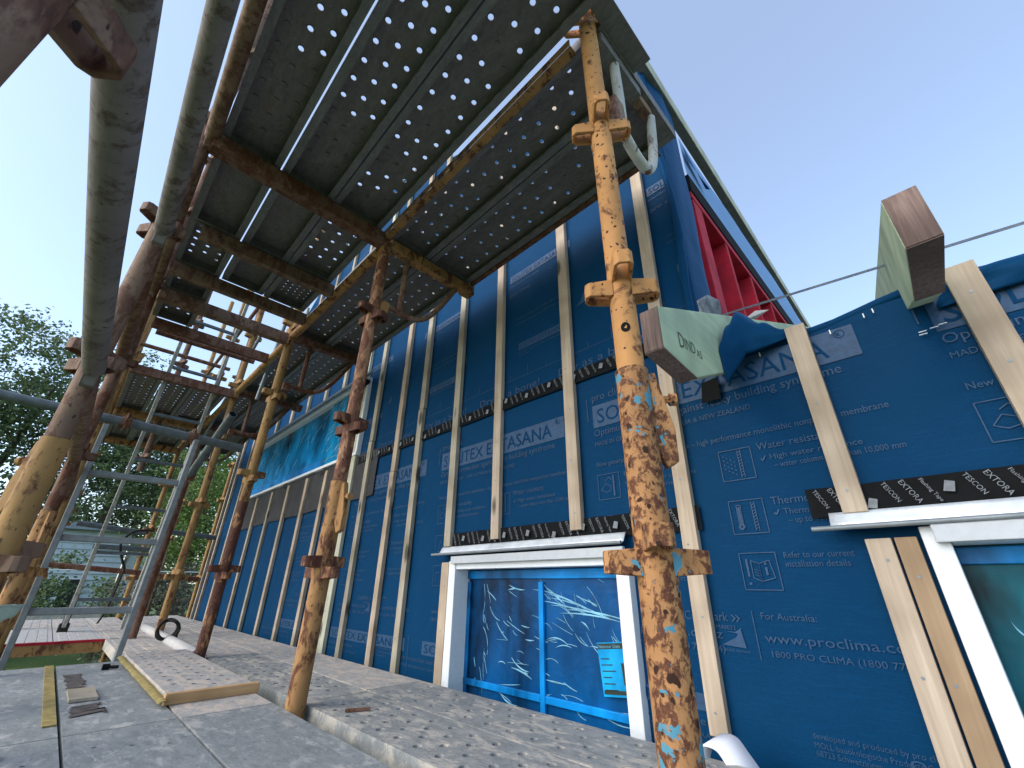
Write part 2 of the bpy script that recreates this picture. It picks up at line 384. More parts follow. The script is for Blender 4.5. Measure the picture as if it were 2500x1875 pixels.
m.build('fascia_face', 'pine_green', fa)
# blue torn flap at the corner top
m = MB(); m.grid(lambda u, v: Vector((XC+.012+.02*u*v, D+.30+.22*u, 1.98-.12*u-.10*v*(1-u*.8))), 12, 6)
m.build('torn_flap', 'blue', house)
# ---- battens
BY0, BY1 = D-.026, D-.004
def batten(x0, z0, z1, wdt=.045, mat='pine', lean=0, split=None):
    if mat == 'pine' and x0 < -.6: mat = random.choice(('pine', 'pine', 'pine_grey'))
    def one(a, b, dx=0):
        m = MB(); n = 8; j = random.random()*9
        ps = []
        for i in range(n+1):
            z = a+(b-a)*i/n; e = .0025*mnoise.noise(Vector((j, z*1.1, 0)))+lean*(z-a)+dx
            ps.append([(x0+e, BY0, z), (x0+wdt+e, BY0, z), (x0+wdt+e, BY1, z), (x0+e, BY1, z)])
        m.add([q for p in ps for q in p], [(3, 2, 1, 0), (n*4, n*4+1, n*4+2, n*4+3)]+[(i*4+k, i*4+(k+1) % 4, (i+1)*4+(k+1) % 4, (i+1)*4+k) for i in range(n) for k in range(4)])
        o = m.build('batten', mat, house, .0015)
        nb = MB(); z = a+.04+random.random()*.03
        while z < b-.02:
            cx = x0+wdt*(.35+.3*random.random())+dx; cyl = [(cx+.0032*math.cos(k*PI/4), BY0-.0012, z+.0032*math.sin(k*PI/4)) for k in range(8)]
            nb.add(cyl, [tuple(range(8))]); z += .17+.05*random.random()
        if nb.v:
            q = nb.build('nail_heads', 'galv', o, kind='stuff')
        return o
    if split:
        one(z0, split-.001); one(split+.001, z1, .006)
    else: one(z0, z1)
for x in (-4.925, -4.48, -4.055, -3.645, -3.27):
    batten(x, -1.3, .775, mat='pine'); batten(x, 1.44, gable(x)+.07, mat='pine')
batten(-5.355, -1.3, .775); batten(-5.355, 1.44, gable(-5.3)+.05)
batten(-5.70, -1.3, gable(-5.66)+.05); batten(-6.13, -1.3, gable(-6.1)+.02); batten(-6.31, -1.3, 2.2, .03)
batten(-2.875, -1.3, 1.33, .09, 'pine_green'); batten(-2.86, 1.37, gable(-2.86), .05, 'pine_green')
batten(-2.615, -1.3, gable(-2.6)+.03, split=.86); batten(-2.275, -1.3, gable(-2.3)+.03, split=.60); batten(-2.03, -1.3, gable(-2.)+.03, split=.93)
batten(-1.688, .157, gable(-1.66), .046); batten(-1.368, .170, gable(-1.34), .046); batten(-.955, .175, gable(-.93), .05)
batten(-.563, -.32, 2.2, .045, lean=.012); batten(-.172, .155, .652, .047); batten(.152, .155, .665, .055)
batten(-.149, -1.2, .098, .045); batten(-.099, -1.2, .098, .036, 'pine_warm'); batten(-1.69, -.42, .09, .052)
# ---- tapes and grey band
def band(name, x0, x1, z0, z1, mat, y, nx=40, amp=.003):
    m = MB(); m.grid(lambda u, v: Vector((x0+(x1-x0)*u, y+.004+wobble(x0+(x1-x0)*u, z0+(z1-z0)*v)-.001, z0+(z1-z0)*v+amp*mnoise.noise(Vector((x0*3+u*22, v*9, z0*7))))), nx, 2)
    return m.build(name, mat, house)
TY = D-.014
tapes = [band('seam_tape', -2.77, -.41, .733, .787, 'black', TY), band('flashing_tape', -1.69, -.50, .145, .212, 'black', TY), band('flashing_tape', -.235, 1.4, .15, .217, 'black', TY)]
band('grey_flashing_band', -5.40, -2.48, .497, .80, 'grey_wrap', TY, 30, .008)
m = MB(); m.grid(lambda u, v: Vector((-.432+.055*u+.01*v, TY-.004-.012*u*v, .505+.065*v)), 4, 3); m.build('tape_patch', 'black', house)
rr = random.Random(3)
for (tape_, xa, xb, z0, z1) in ((tapes[0], -2.7, -.45, .733, .787), (tapes[1], -1.66, -.54, .145, .212), (tapes[2], -.22, .6, .15, .217)):
    tp = MB(); h = z1-z0; x = xa; k = 0
    while x < xb:
        s = ('TESCON', 'EXTORA', 'Flashing Tape', '')[k % 4]; sz = (.013, .015, .010, 0)[k % 4]
        if s: text_into(tp, s, x, z1-.006, sz, TY-.0055, min(h*.8, sz*len(s)*.6), R(-66))
        else:
            q = .011; cx, cz = x+.012, (z0+z1)/2+rr.uniform(-.012, .012)
            pp = [(-q, -q*.9), (q*.5, -q*1.2), (q, q*.6), (-q*.3, q)]; tp.add([(cx+a, TY-.0055, cz+b) for a, b in pp], [(0, 1, 2, 3)])
        x += (.030, .034, .030, .036)[k % 4]; k += 1
    tp.build('tape_lettering', 'tape_print', tape_, kind='stuff')
# ---- membrane printing
PY = D-.0032
pr = MB(); knock = MB()
def clip(mb):
    q = MB()
    for f in mb.f:
        c = Vector((0, 0, 0))
        for i in f: c += mb.v[i]
        c /= len(f)
        if any(W[0] < c.x < W[1] and W[2] < c.z < W[3] for W in (W1, W2, W3)): continue
        if c.z > min(gable(c.x), 9)-.03 or (c.x > XC-.01 and c.z > ZP-.01): continue
        q.add([Vector((mb.v[i].x, mb.v[i].y+wobble(mb.v[i].x, mb.v[i].z), mb.v[i].z)) for i in f], [tuple(range(len(f)))])
    return q
def flush_print():
    global pr, knock
    a, b = clip(pr), clip(knock); pr = MB(); knock = MB()
    if a.v:
        o = a.build('printed_lettering', 'print', house, fix=False)
        if b.v: b.build('logo_lettering', 'blue', o, fix=False, kind='stuff')
def T(s, x, z, size, width=None): text_into(pr, s, x, z, size, PY, width)
def line(x0, z0, x1, z1, t=.0022):
    dx, dz = x1-x0, z1-z0; L = math.hypot(dx, dz) or 1; nx, nz = -dz/L*t/2, dx/L*t/2
    pr.add([(x0+nx, PY, z0+nz), (x1+nx, PY, z1+nz), (x1-nx, PY, z1-nz), (x0-nx, PY, z0-nz)], [(0, 1, 2, 3)])
def poly(pts, close=True, t=.0022):
    for i in range(len(pts)-(0 if close else 1)): line(*pts[i], *pts[(i+1) % len(pts)], t)
def rect(x0, z0, x1, z1, t=.0022): poly([(x0, z0), (x1, z0), (x1, z1), (x0, z1)], True, t)
def check(x, z, s=.012): poly([(x, z+s*.5), (x+s*.4, z), (x+s*1.1, z+s*1.1)], False, .0035)
def logo_box(x, z, wd, h):
    for i in range(26): pr.add([(x+wd*i/26, PY+.001, z), (x+wd*(i+1)/26, PY+.001, z), (x+wd*(i+1)/26, PY+.001, z+h), (x+wd*i/26, PY+.001, z+h)], [(0, 1, 2, 3)])
    text_into(knock, 'SOLITEX EXTASANA', x+.02*wd, z+h*.17, h*.92, PY-.0006, wd*.90)
    text_into(knock, 'R', x+wd*.952, z+h*.72, h*.2, PY-.0006)
    cx, cz = x+wd*.962, z+h*.80
    for a in range(12):
        t0, t1 = a*PI/6, (a+1)*PI/6; ra, rb = h*.115, h*.135
        knock.add([(cx+ra*math.cos(t0), PY-.0006, cz+ra*math.sin(t0)), (cx+rb*math.cos(t0), PY-.0006, cz+rb*math.sin(t0)), (cx+rb*math.cos(t1), PY-.0006, cz+rb*math.sin(t1)), (cx+ra*math.cos(t1), PY-.0006, cz+ra*math.sin(t1))], [(0, 1, 2, 3)])
def icon_frame(x, z): rect(x, z, x+.085, z+.085)
def print_block(x, full=True):
    T('pro clima', x, .634, .042, .16)
    line(x-.022, .65, x-.022, .56, .003)
    logo_box(x, .528, .806, .088)
    T('Optimum protection against leaky building syndrome', x, .495, .036, .755)
    T('MADE IN GERMANY    FOR AUSTRALIA & NEW ZEALAND', x, .458, .022, .53)
    T('New generation protection membrane \u2013 high performance monolithic nonporous membrane', x, .382, .024, .815)
    # icons
    icon_frame(x, .267); line(x+.062, .275, x+.062, .345, .006)
    poly([(x+.012, .30), (x+.03, .32), (x+.05, .31), (x+.05, .295), (x+.03, .29)]); poly([(x+.03, .33), (x+.045, .34), (x+.055, .33)], False)
    T('High durability', x+.105, .335, .024, .15); check(x+.107, .308); T('durability under conditions', x+.125, .306, .02, .22); T('by wood preservatives', x+.135, .283, .02, .17)
    icon_frame(x+.418, .267)
    for k in (0, 1): line(x+.468+k*.008, .272, x+.468+k*.008, .348, .002)
    for k in range(9): line(x+.468, .277+k*.008, x+.476, .281+k*.008, .002)
    for i in range(4):
        for j in range(4): line(x+.427+i*.009, .338-j*.012-i*.006, x+.431+i*.009, .334-j*.012-i*.006, .002)
    T('Water resistant', x+.520, .338, .028, .17); check(x+.524, .308, .011); T('High water resistance', x+.545, .308, .021, .20); T('\u2013 water column more than 10,000 mm', x+.552, .285, .021, .265)
    icon_frame(x, .127); poly([(x+.02, .14), (x+.06, .14), (x+.04, .19)]); line(x+.072, .135, x+.072, .205, .003)
    T('UV resistant against harsh', x+.105, .165, .02, .185); T('natural elements', x+.125, .140, .02, .13)
    icon_frame(x+.418, .127); line(x+.441, .15, x+.441, .195, .006); poly([(x+.434, .145), (x+.441, .138), (x+.448, .145), (x+.441, .152)], True, .005)
    for k in (0, 1): line(x+.474+k*.008, .132, x+.474+k*.008, .206, .002)
    for k in range(9): line(x+.474, .137+k*.0075, x+.482, .141+k*.0075, .002)
    poly([(x+.436, .15), (x+.436, .2), (x+.446, .2), (x+.446, .15)], False)
    T('Thermostable', x+.522, .193, .028, .15); check(x+.524, .168, .011); T('Thermostability', x+.545, .167, .021, .13); T('\u2013 up to 120\u00b0C', x+.552, .146, .021, .10)
    if not full: return
    icon_frame(x, -.005); T('Vapour resistance', x+.105, .065, .02, .16); T('0.33 MN s/g', x+.105, .042, .02, .11); T('Humidity transport', x+.105, .016, .02, .16)
    poly([(x+.02, .01), (x+.02, .05), (x+.05, .05)], False)
    icon_frame(x+.418, -.005); line(x+.433, .025, x+.433, .066, .005); line(x+.433, .006, x+.433, .012, .006)
    poly([(x+.443, .062), (x+.461, .055), (x+.461, .014), (x+.443, .022)]); poly([(x+.461, .055), (x+.486, .062), (x+.492, .022), (x+.461, .014)])
    for k in range(3): line(x+.447, .042-k*.006, x+.457, .038-k*.006, .0015)
    line(x+.476, .028, x+.476, .046, .005); line(x+.476, .052, x+.476, .057, .005)
    T('Refer to our current', x+.520, .066, .020, .142); T('installation details', x+.520, .046, .020, .130)
    T('CodeMark', x+.245, -.078, .030, .115); T('\u00bb', x+.366, -.078, .034, .024); T('CM40032', x+.315, -.096, .014, .06)
    T('www.proclima.co.nz', x+.01, -.117, .030, .33); T('0800 PRO CLIMA (0800 776 254)', x+.01, -.147, .022, .33)
    pr.add([(x+.335+.0, PY, -.130), (x+.392, PY, -.134), (x+.386, PY, -.092), (x+.372, PY, -.112)], [(0, 1, 2, 3)])
    pr.add([(x+.350, PY, -.100), (x+.372, PY, -.100), (x+.389, PY, -.090), (x+.378, PY, -.104)], [(0, 1, 2, 3)])
    T('BRANZ Appraised', x+.338, -.143, .008, .06)
    line(x+.420, -.052, x+.420, -.155, .0022)
    T('For Australia:', x+.438, -.069, .021, .118); T('www.proclima.com.au', x+.438, -.117, .028, .33); T('1800 PRO CLIMA (1800 776 254)', x+.442, -.146, .0185, .30)
    T('developed and produced by pro clima', x+.490, -.287, .015, .215); T('MOLL bau\u00f6kologische Produkte GmbH', x+.490, -.303, .015, .215); T('68723 Schwetzingen', x+.490, -.317, .015, .11)
    if x < 0: logo_box(x-.53 if x > -1 else x-.04, -.278, .80 if x < -1 else .805, .052 if x < -1 else .036)
    T('Optimum protection building membrane', x-.30, -.307, .024, .56); T('MADE IN GERMANY DEVELOPED FOR AUSTRALIA', x-.2, -.333, .015, .50)
    line(x-.15, -.21, x-.15, -.36, .003)
for i, x in enumerate((-3.668, -2.725, -1.782, -.839, .104)): print_block(x, True); flush_print()
# upper sheet: ruler strip with slogan, small print above
for k in range(6):
    x = -3.52+k*.505
    T('Dry as a bone!', x, .797, .05, .40)
line(-2.9, .874, XC-.02, .874, .002)
for k in range(22): line(-2.85+k*.112, .874, -2.85+k*.112, .874+(.055 if k % 2 else .028), .002)
for k in range(4):
    x = -2.95+k*.80
    logo_box(x+.12, 1.02, .30, .038); T('Optimum protection against leaky building', x+.12, 1.0, .015, .28); T('syndrome', x+.12, .983, .015, .07)
    T('www.proclima.co.nz  0800 PRO CLIMA', x+.10, 1.20, .018, .32); T('www.proclima.com.au 1800 PRO CLIMA', x+.10, 1.17, .018, .32)
    pr.add([(x+.47, PY, 1.10), (x+.52, PY, 1.105), (x+.515, PY, 1.16), (x+.495, PY, 1.12)], [(0, 1, 2, 3)])
    T('pro clima', x+.06, 1.36, .03, .14); logo_box(x+.06, 1.45, .40, .045); T('membrane for walls', x+.06, 1.42, .018, .2)
for k in range(3):
    T('pro clima SOLITEX', -4.9+k*.62, 2.35+.34*k, .05, .4)
flush_print()
# staples
st = MB()
for (x, z) in ((-.005, .615), (.015, .62), (-.08, .60), (.165, .655), (-.25, .60)): st.box(x, x+.0025, D-.014, D-.011, z, z+.012)
for (x, z, a) in ((.075, .535, 0), (.095, .537, 0), (.074, .528, 0), (.11, .54, 0)): st.box(x, x+.014, D-.014, D-.011, z, z+.0015)
st.build('staples', 'white', house, kind='stuff')

# ---- windows
def crease_glint(mb, x, z, L, ang, wd, y, bend=.3):  # thin raised sliver of film, coloured pale to paint in its highlight
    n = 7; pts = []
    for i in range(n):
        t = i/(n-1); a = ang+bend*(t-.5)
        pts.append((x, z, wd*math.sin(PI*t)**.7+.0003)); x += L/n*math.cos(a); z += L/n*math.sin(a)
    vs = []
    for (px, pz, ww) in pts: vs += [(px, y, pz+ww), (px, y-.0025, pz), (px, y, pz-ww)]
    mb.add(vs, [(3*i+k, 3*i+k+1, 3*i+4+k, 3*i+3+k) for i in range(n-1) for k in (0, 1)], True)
def window(W, mull, rail, label, seed, jamb=.045, dep=.075, flash=True, over=.1):
    x0, x1, z0, z1 = W; yf = D-.03
    m = MB(); m.box(x0, x0+jamb, yf, D+dep, z0, z1-.001); m.box(x1-jamb, x1, yf, D+dep, z0, z1-.001); m.box(x0+jamb+.0005, x1-jamb-.0005, yf+.004, D+dep, z1-.035, z1-.002)
    m.box(x0+jamb+.0005, x1-jamb-.0005, yf+.012, D+dep, z0, z0+.03)
    fr = m.build('window', 'white', house, .0025, label=label)
    ix0, ix1, iz0, iz1 = x0+jamb, x1-jamb, z0+.03, z1-.035; yp = D+.055
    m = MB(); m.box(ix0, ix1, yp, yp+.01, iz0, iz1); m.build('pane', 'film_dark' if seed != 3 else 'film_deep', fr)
    m = MB(); m.box(ix0, ix1, yp-.012, yp-.001, iz1-.036, iz1-.004)
    if mull: m.box(mull-.011, mull+.011, yp-.0125, yp-.001, iz0, iz1-.047)
    if rail is not None:
        m.box(ix0, (mull or ix1)-.012, yp-.012, yp-.001, rail-.022, rail)
        if mull: m.box(mull+.012, ix1, yp-.0115, yp-.001, rail-.022, rail)
    (m.box(ix0, ix0+.02, yp-.010, yp-.001, iz0, iz1-.048) if seed == 1 else None)
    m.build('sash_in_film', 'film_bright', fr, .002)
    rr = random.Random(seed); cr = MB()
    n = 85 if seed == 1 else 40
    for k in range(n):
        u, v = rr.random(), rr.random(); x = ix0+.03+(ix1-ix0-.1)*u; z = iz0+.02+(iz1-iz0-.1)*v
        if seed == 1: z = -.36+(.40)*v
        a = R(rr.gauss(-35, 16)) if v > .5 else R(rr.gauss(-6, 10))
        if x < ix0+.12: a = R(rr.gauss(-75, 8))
        crease_glint(cr, x, z, rr.uniform(.02, .13)*(1 if seed == 1 else .7), a, abs(rr.gauss(0, .0012))+.0004, yp-.002, rr.uniform(-1.1, 1.1))
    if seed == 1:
        for k in range(7): crease_glint(cr, ix0+.42+.03*k*rr.random(), iz1-.075-.012*k, rr.uniform(.2, .34), R(-17+2*k), rr.uniform(.0012, .0030), yp-.0022, -.25)  # long pale slivers painted in as sheen across the upper film
    cr.build('film_crease_glints', 'crease_glint', fr, kind='stuff')
    return fr
w1 = window(W1, -1.158, -.335, 'small window under the white flashing, covered with crumpled blue film', 1)
w2 = window(W2, None, None, 'window at the right edge with smooth teal film', 3, .040)
# trims: bright foil heads
def head(x0, x1, zt, zl, out, name='head_flashing'):
    m = MB(); n = 50
    def fn(u, v):
        x = x0+(x1-x0)*u; return Vector((x, D-.020-.018*v+.0015*mnoise.noise(Vector((x*9, v*3, 0))), zt-(zt-zl)*v*.86))
    m.grid(fn, n, 4)
    m.add([(x0-.0, D-.038, zl+.14*(zt-zl)), (x1, D-.038, zl+.14*(zt-zl)), (x1, D-.038-out, zl), (x0, D-.038-out, zl)], [(0, 1, 2, 3)])
    o = m.build(name, 'foil', house); s = o.modifiers.new('t', 'SOLIDIFY'); s.thickness = .0025
    m = MB(); m.tube([(x0-.035, D-.040-out, zl), (x1, D-.040-out, zl)], .0055, 10); m.build('drip_edge', 'galv', o)
    return o
head(-1.70, -.74, .155, .123, .012); head(-.20, 1.4, .158, .122, .012)
m = MB(); m.box(-.035, 1.3, D-.052, D-.031, .083, .118); m.build('head_trim', 'soft_white', w2, .002)
m = MB(); m.box(-1.60, -.74, D-.046, D-.031, .082, .112); m.build('head_trim', 'soft_white', w1, .002)
# sticker on small window
def plane_st(ox, oz, ang, y):
    c, s = math.cos(ang), math.sin(ang); return lambda a, b: (ox+a*c-b*s, y, oz+a*s+b*c)
def sticker(ox, oz, ang, wd, h, y, parent, lines=True):
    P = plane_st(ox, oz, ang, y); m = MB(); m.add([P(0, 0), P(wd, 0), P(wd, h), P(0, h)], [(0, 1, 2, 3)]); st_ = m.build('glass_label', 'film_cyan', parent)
    P = plane_st(ox, oz, ang, y-.0008); m = MB()
    m.add([P(.002, h-.018), P(wd-.002, h-.018), P(wd-.002, h-.003), P(.002, h-.003)], [(0, 1, 2, 3)])
    m.add([P(.004, .006), P(wd-.004, .006), P(wd-.004, .016), P(.004, .016)], [(0, 1, 2, 3)])
    for k in range(6): m.add([P(.008, h-.045-k*.016), P(wd*(.4+.09*(k % 3)), h-.045-k*.016), P(wd*(.4+.09*(k % 3)), h-.042-k*.016), P(.008, h-.042-k*.016)], [(0, 1, 2, 3)])
    m.add([P(wd*.8, .03), P(wd*.9, .03), P(wd*.9, .085), P(wd*.8, .085)], [(0, 1, 2, 3)])
    m.build('label_print', 'ink', st_)
    m = MB(); P2 = plane_st(ox, oz, ang, y-.0016); text_into(m, 'National Glass', 0, 0, .012, 0, wd*.8, 0, lambda a, b: P2(a+.006, b+h-.015)); m.build('label_name', 'crease_glint', st_)
sticker(-.905, -.302, R(6), .098, .140, D+.040, w1)
sticker(.16, -.20, R(4), .10, .15, D+.040, w2)
# long window
m = MB(); x0, x1, z0, z1 = W3
m.box(x0, x1, D-.034, D+.05, z0-.006, z0+.016); m.box(x0, x1, D-.03, D+.05, z1-.028, z1+.006); m.box(x1-.022, x1, D-.031, D+.05, z0+.017, z1-.029); m.box(x0, x0+.022, D-.031, D+.05, z0+.017, z1-.029)
w3 = m.build('window', 'white', house, .002, label='long strip window high on the wall, covered with bright blue film')
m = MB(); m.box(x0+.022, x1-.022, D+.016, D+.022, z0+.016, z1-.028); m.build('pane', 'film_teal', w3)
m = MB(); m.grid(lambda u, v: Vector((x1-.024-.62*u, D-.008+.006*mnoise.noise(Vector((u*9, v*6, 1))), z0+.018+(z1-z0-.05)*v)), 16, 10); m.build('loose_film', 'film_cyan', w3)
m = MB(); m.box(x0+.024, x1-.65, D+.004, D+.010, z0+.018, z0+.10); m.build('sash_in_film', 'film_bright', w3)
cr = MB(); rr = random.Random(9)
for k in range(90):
    x = x1-.03-.55*rr.random(); crease_glint(cr, x-.08, z0+.03+(z1-z0-.09)*rr.random(), rr.uniform(.04, .16), R(rr.gauss(22, 10)), rr.uniform(.001, .003), D-.013, rr.uniform(-.4, .4))
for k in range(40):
    x = x1-.7-1.8*rr.random(); crease_glint(cr, x, z0+.05+(z1-z0-.14)*rr.random(), rr.uniform(.04, .2), R(rr.gauss(40, 20)), rr.uniform(.0006, .0016), D+.002, rr.uniform(-.6, .6))
cr.build('film_crease_glints', 'crease_glint', w3, kind='stuff')
m = MB(); m.box(x0-.02, x1+.06, D-.055, D-.035, z1+.008, z1+.032); m.build('head_flashing', 'galv', w3, .002)
m = MB(); m.box(-4.2, -4.1, D-.05, D-.036, .775, .79); m.box(-3.4, -3.25, D-.05, D-.036, .777, .79); m.build('sill_bracket', 'galv_dark', w3)
# ---- rafter tails
def rafter(xa, xb, tail, label, top_end=5.0):
    # tail: list of (y,z) points of the side profile
    m = MB(); m.prism(tail, 'x', xa, xb); r = m.build('rafter', 'green_lvl', house, .003, label=label)
    return r
T1 = [(.772, .566), (.770, .459), (.928, .442), (1.30, .602), (4.9, 2.2), (4.9, 2.42)]
ra = rafter(-.366, -.321, T1, 'nearer rafter end with a stamped word on its green side')
T2 = [(.80, .594), (.798, .486), (1.04, .514), (1.27, .610), (4.9, 2.24), (4.9, 2.46)]
rb = rafter(.076, .122, T2, 'rafter end standing against the sky, right of the other')
for r_, xa, xb, t in ((ra, -.366, -.321, T1), (rb, .076, .122, T2)):
    m = MB(); e = .0016
    m.hexa([(xa+.001, t[1][0]-e, t[1][1]+.001), (xb-.001, t[1][0]-e, t[1][1]+.001), (xb-.001, t[1][0]+.001, t[1][1]+.001), (xa+.001, t[1][0]+.001, t[1][1]+.001),
            (xa+.001, t[0][0]-e, t[0][1]-.001), (xb-.001, t[0][0]-e, t[0][1]-.001), (xb-.001, t[0][0]+.001, t[0][1]-.001), (xa+.001, t[0][0]+.001, t[0][1]-.001)])
    a, b = t[1], t[2]
    m.hexa([(xa+.001, a[0], a[1]-e), (xb-.001, a[0], a[1]-e), (xb-.001, b[0], b[1]-e), (xa+.001, b[0], b[1]-e), (xa+.001, a[0], a[1]+.001), (xb-.001, a[0], a[1]+.001), (xb-.001, b[0], b[1]+.001), (xa+.001, b[0], b[1]+.001)])
    m.build('cut_end', 'endgrain', r_)
m = MB(); sl_ = math.atan(.42)
def side(a, b): return (-.3203, .862+a*math.cos(sl_)-b*math.sin(sl_)*.0, .505+a*math.sin(sl_)*.35+b)
text_into(m, 'D', 0, 0, .060, 0, None, 0, lambda a, b: side(a*.85-.01, b-.008)); text_into(m, 'IND', 0, 0, .046, 0, None, 0, lambda a, b: side(.026+a*.85, b-.006)); text_into(m, 'AS', 0, 0, .034, 0, None, 0, lambda a, b: side(.100+a*.95, b-.010))
m.build('stamped_word', 'stamp', ra)
# perforated strap
m = MB(); A = Vector((-.42, 1.30, .818)); B = Vector((.076, 1.30, .757)); E2 = Vector((1.2, 1.30, .655))
def strap(a, b, n):
    m2 = MB(); L = (b-a).length; d = (b-a)/L; u = Vector((0, .55, .83)); hw = .0068
    for i in range(n):
        c = a+d*(i+.5)*L/n; hx = L/n/2; P = lambda p, q: c+d*p+u*q; r = .0021
        ring = [P(r*math.cos(k*PI/4), r*math.sin(k*PI/4)+(.0025 if i % 2 else -.0025)) for k in range(8)]
        co = [P(hx, hw), P(-hx, hw), P(-hx, -hw), P(hx, -hw)]
        m2.add(ring+co, [(8, 9, 3, 2, 1), (9, 10, 5, 4, 3), (10, 11, 7, 6, 5), (11, 8, 1, 0, 7)])
    return m2
q = strap(A, E2, 130)
o = q.build('metal_strap', 'galv_dark', house); s = o.modifiers.new('t', 'SOLIDIFY'); s.thickness = .0012
m = MB(); m.grid(lambda u, v: Vector((-.345+.02*u+.01*v, 1.10+.13*u+.02*math.sin(v*3), .70+.06*u+(.085-.04*abs(u-.5))*v)), 8, 8)
o = m.build('grey_wrap_scrap', 'rag', house); s = o.modifiers.new('t', 'SOLIDIFY'); s.thickness = .006
m = MB(); m.add([(-.28, 1.29, .755), (-.235, 1.28, .768), (-.20, 1.285, .757), (-.24, 1.30, .752)], [(0, 1, 2, 3)]); m.build('white_scrap', 'paper', house)
# outrigger beams at the gable and dark cable knot at batten
for (x, z, y0) in ((-4.33, 3.42, .62), (-4.88, 3.20, .55), (-5.6, 2.62, -.2)):
    m = MB(); m.box(x-.02, x+.02, y0, D-.02, z-.005, z+.005); m.box(x-.02, x-.014, y0, D-.02, z-.06, z-.006); m.box(x-.02, x+.02, y0, D-.02, z-.071, z-.061)
    m.build('outrigger', 'galv', house)
m = MB(); m.box(-2.92, -2.74, D-.07, D-.03, 1.34, 1.365); m.build('batten_clip', 'black', house)

# ================================================================== SCAFFOLD FRAME
scaf = thing('scaffold', (-1.5, .26, -1.3), 'rusty tube scaffold of posts, ledgers and brackets alongside the blue wall', 'scaffold')
RT = .0242
YS = .62
def cup_mb(cx, cy, z, rot, r=RT, hi=0):
    """four bent U loops around the post, two pairs at slightly different height"""
    m = MB()
    for k in range(4):
        a = rot+k*PI/2; c, s = math.cos(a), math.sin(a); zz = z+(.016 if k % 2 == hi else -.016)
        L, Wd, th = .046, .019, .0065
        path = [(r*.72, Wd), (r+L*.82, Wd*.95), (r+L, Wd*.55), (r+L, -Wd*.55), (r+L*.82, -Wd*.95), (r*.72, -Wd)]
        inner = [(r*.72, Wd-th), (r+L*.78-th*.3, Wd*.95-th), (r+L-th, Wd*.4), (r+L-th, -Wd*.4), (r+L*.78-th*.3, -Wd*.95+th), (r*.72, -Wd+th)]
        h = .019; vs = []
        for zt in (-h, h):
            for P in (path, inner):
                for (a_, b_) in P:
                    vs.append((cx+a_*c-b_*s, cy+a_*s+b_*c, zz+zt*(1.0 if a_ < r+.01 else .82)+(.0 if zt < 0 else 0)))
        n = 6; fs = []
        for i in range(n-1):
            fs += [(i, i+1, 12+i+1, 12+i), (6+i, 18+i, 18+i+1, 6+i+1), (i, 6+i, 6+i+1, i+1), (12+i, 12+i+1, 18+i+1, 18+i)]
        fs += [(0, 12, 18, 6), (5, 11, 23, 17)]
        m.add(vs, fs)
    return m
LV = [.048+.488*k for k in range(-6, 6)]
def standard(x, y, z0, z1, mat, rot, label, joints=(), lean=(0, 0), cups=LV, cupmat=None, hi=0, thick=1.17):
    f = lambda z: (x+lean[0]*(z), y+lean[1]*(z), z)
    segs = [z0]+sorted(joints)+[z1]
    m = MB(); m.tube([f(segs[0]), f(segs[1])] if len(segs) == 2 else [f(z0), f(segs[1])], RT*(1.0 if len(segs) == 2 else thick), 28)
    o = None
    if len(segs) > 2:
        o = m.build('standard', mat[0], scaf, label=label)
        m2 = MB(); m2.tube([f(segs[1]+.0015), f(z1)], RT, 28); m2.tube([f(segs[1]), f(segs[1]+.004)], RT*.9, 20)
        m2.build('upper_tube', mat[1], o)
        # spigot plate with pin
        zt = segs[1]; c = Vector(f(zt-.01)); a = rot+PI*.02
        d = Vector((math.cos(a), math.sin(a), 0)); s_ = Vector((-d.y, d.x, 0))
        m3 = MB(); base = c+d*(RT*1.17+.004)
        prof = [(-.012, .0), (-.012, -.13), (.006, -.165), (.026, -.155), (.028, -.10), (.006, .004)]
        P = [base+d*p[0]*.9+Vector((0, 0, p[1])) for p in prof]
        m3.add([q+s_*.010 for q in P]+[q-s_*.010 for q in P], [tuple(range(6)), tuple(range(11, 5, -1))]+[(i, i+6, (i+1) % 6+6, (i+1) % 6) for i in range(6)])
        m3.tube([base+Vector((0, 0, -.045))-d*.01, base+Vector((0, 0, -.045))+d*.032], .007, 8); m3.tube([base+Vector((0, 0, -.045))+d*.026, base+Vector((0, 0, -.045))+d*.036], .012, 6)
        if thick > 1.1: m3.build('spigot_latch', mat[0], o, .003)
    else: o = m.build('standard', mat[0], scaf, label=label)
    for z in cups:
        if z0+.03 < z < z1-.03:
            j = len(segs) > 2 and z < segs[1]
            c = f(z); q = cup_mb(c[0], c[1], z, rot, RT*(1.17 if j else 1), hi).build('wedge_cup', (cupmat or mat)[0 if (j or len(cupmat or mat) == 1) else -1], o, .0015)
    return o
S = [-.325, -1.50, -2.72, -3.93, -5.1, -6.3]
first_post = standard(S[0], YS, -1.3, 2.6, ('sleeve', 'orange_clean'), R(38), 'nearest inner post, orange above, blotched with rust and blue paint below', (.345,), hi=1)
standard(S[1], YS, -1.3, 1.42, ('orange_rust', 'mid_rust'), R(12), 'second inner post, yellow below its joint and brown above', (.325,), (.028, 0), hi=1, cupmat=('deep_rust',))
standard(S[2], YS, -1.3, 3.6, ('deep_rust', 'tan_paint'), R(5), 'third inner post, dark rust below and ochre above', (.40,), (.035, 0), hi=1, cupmat=('deep_rust', 'tan_paint'), thick=1.0)
standard(S[3], YS, -1.3, 3.3, ('tan_paint',), R(10), 'fourth inner post along the wall')
standard(S[4], YS, -1.3, 3.6, ('tan_paint',), R(10), 'fifth inner post along the wall')
standard(S[5], YS, -1.3, 3.6, ('tan_paint',), R(10), 'farthest inner post along the wall')
OY = [-.138, -.095, -.09, -.09, -.09, -.09]
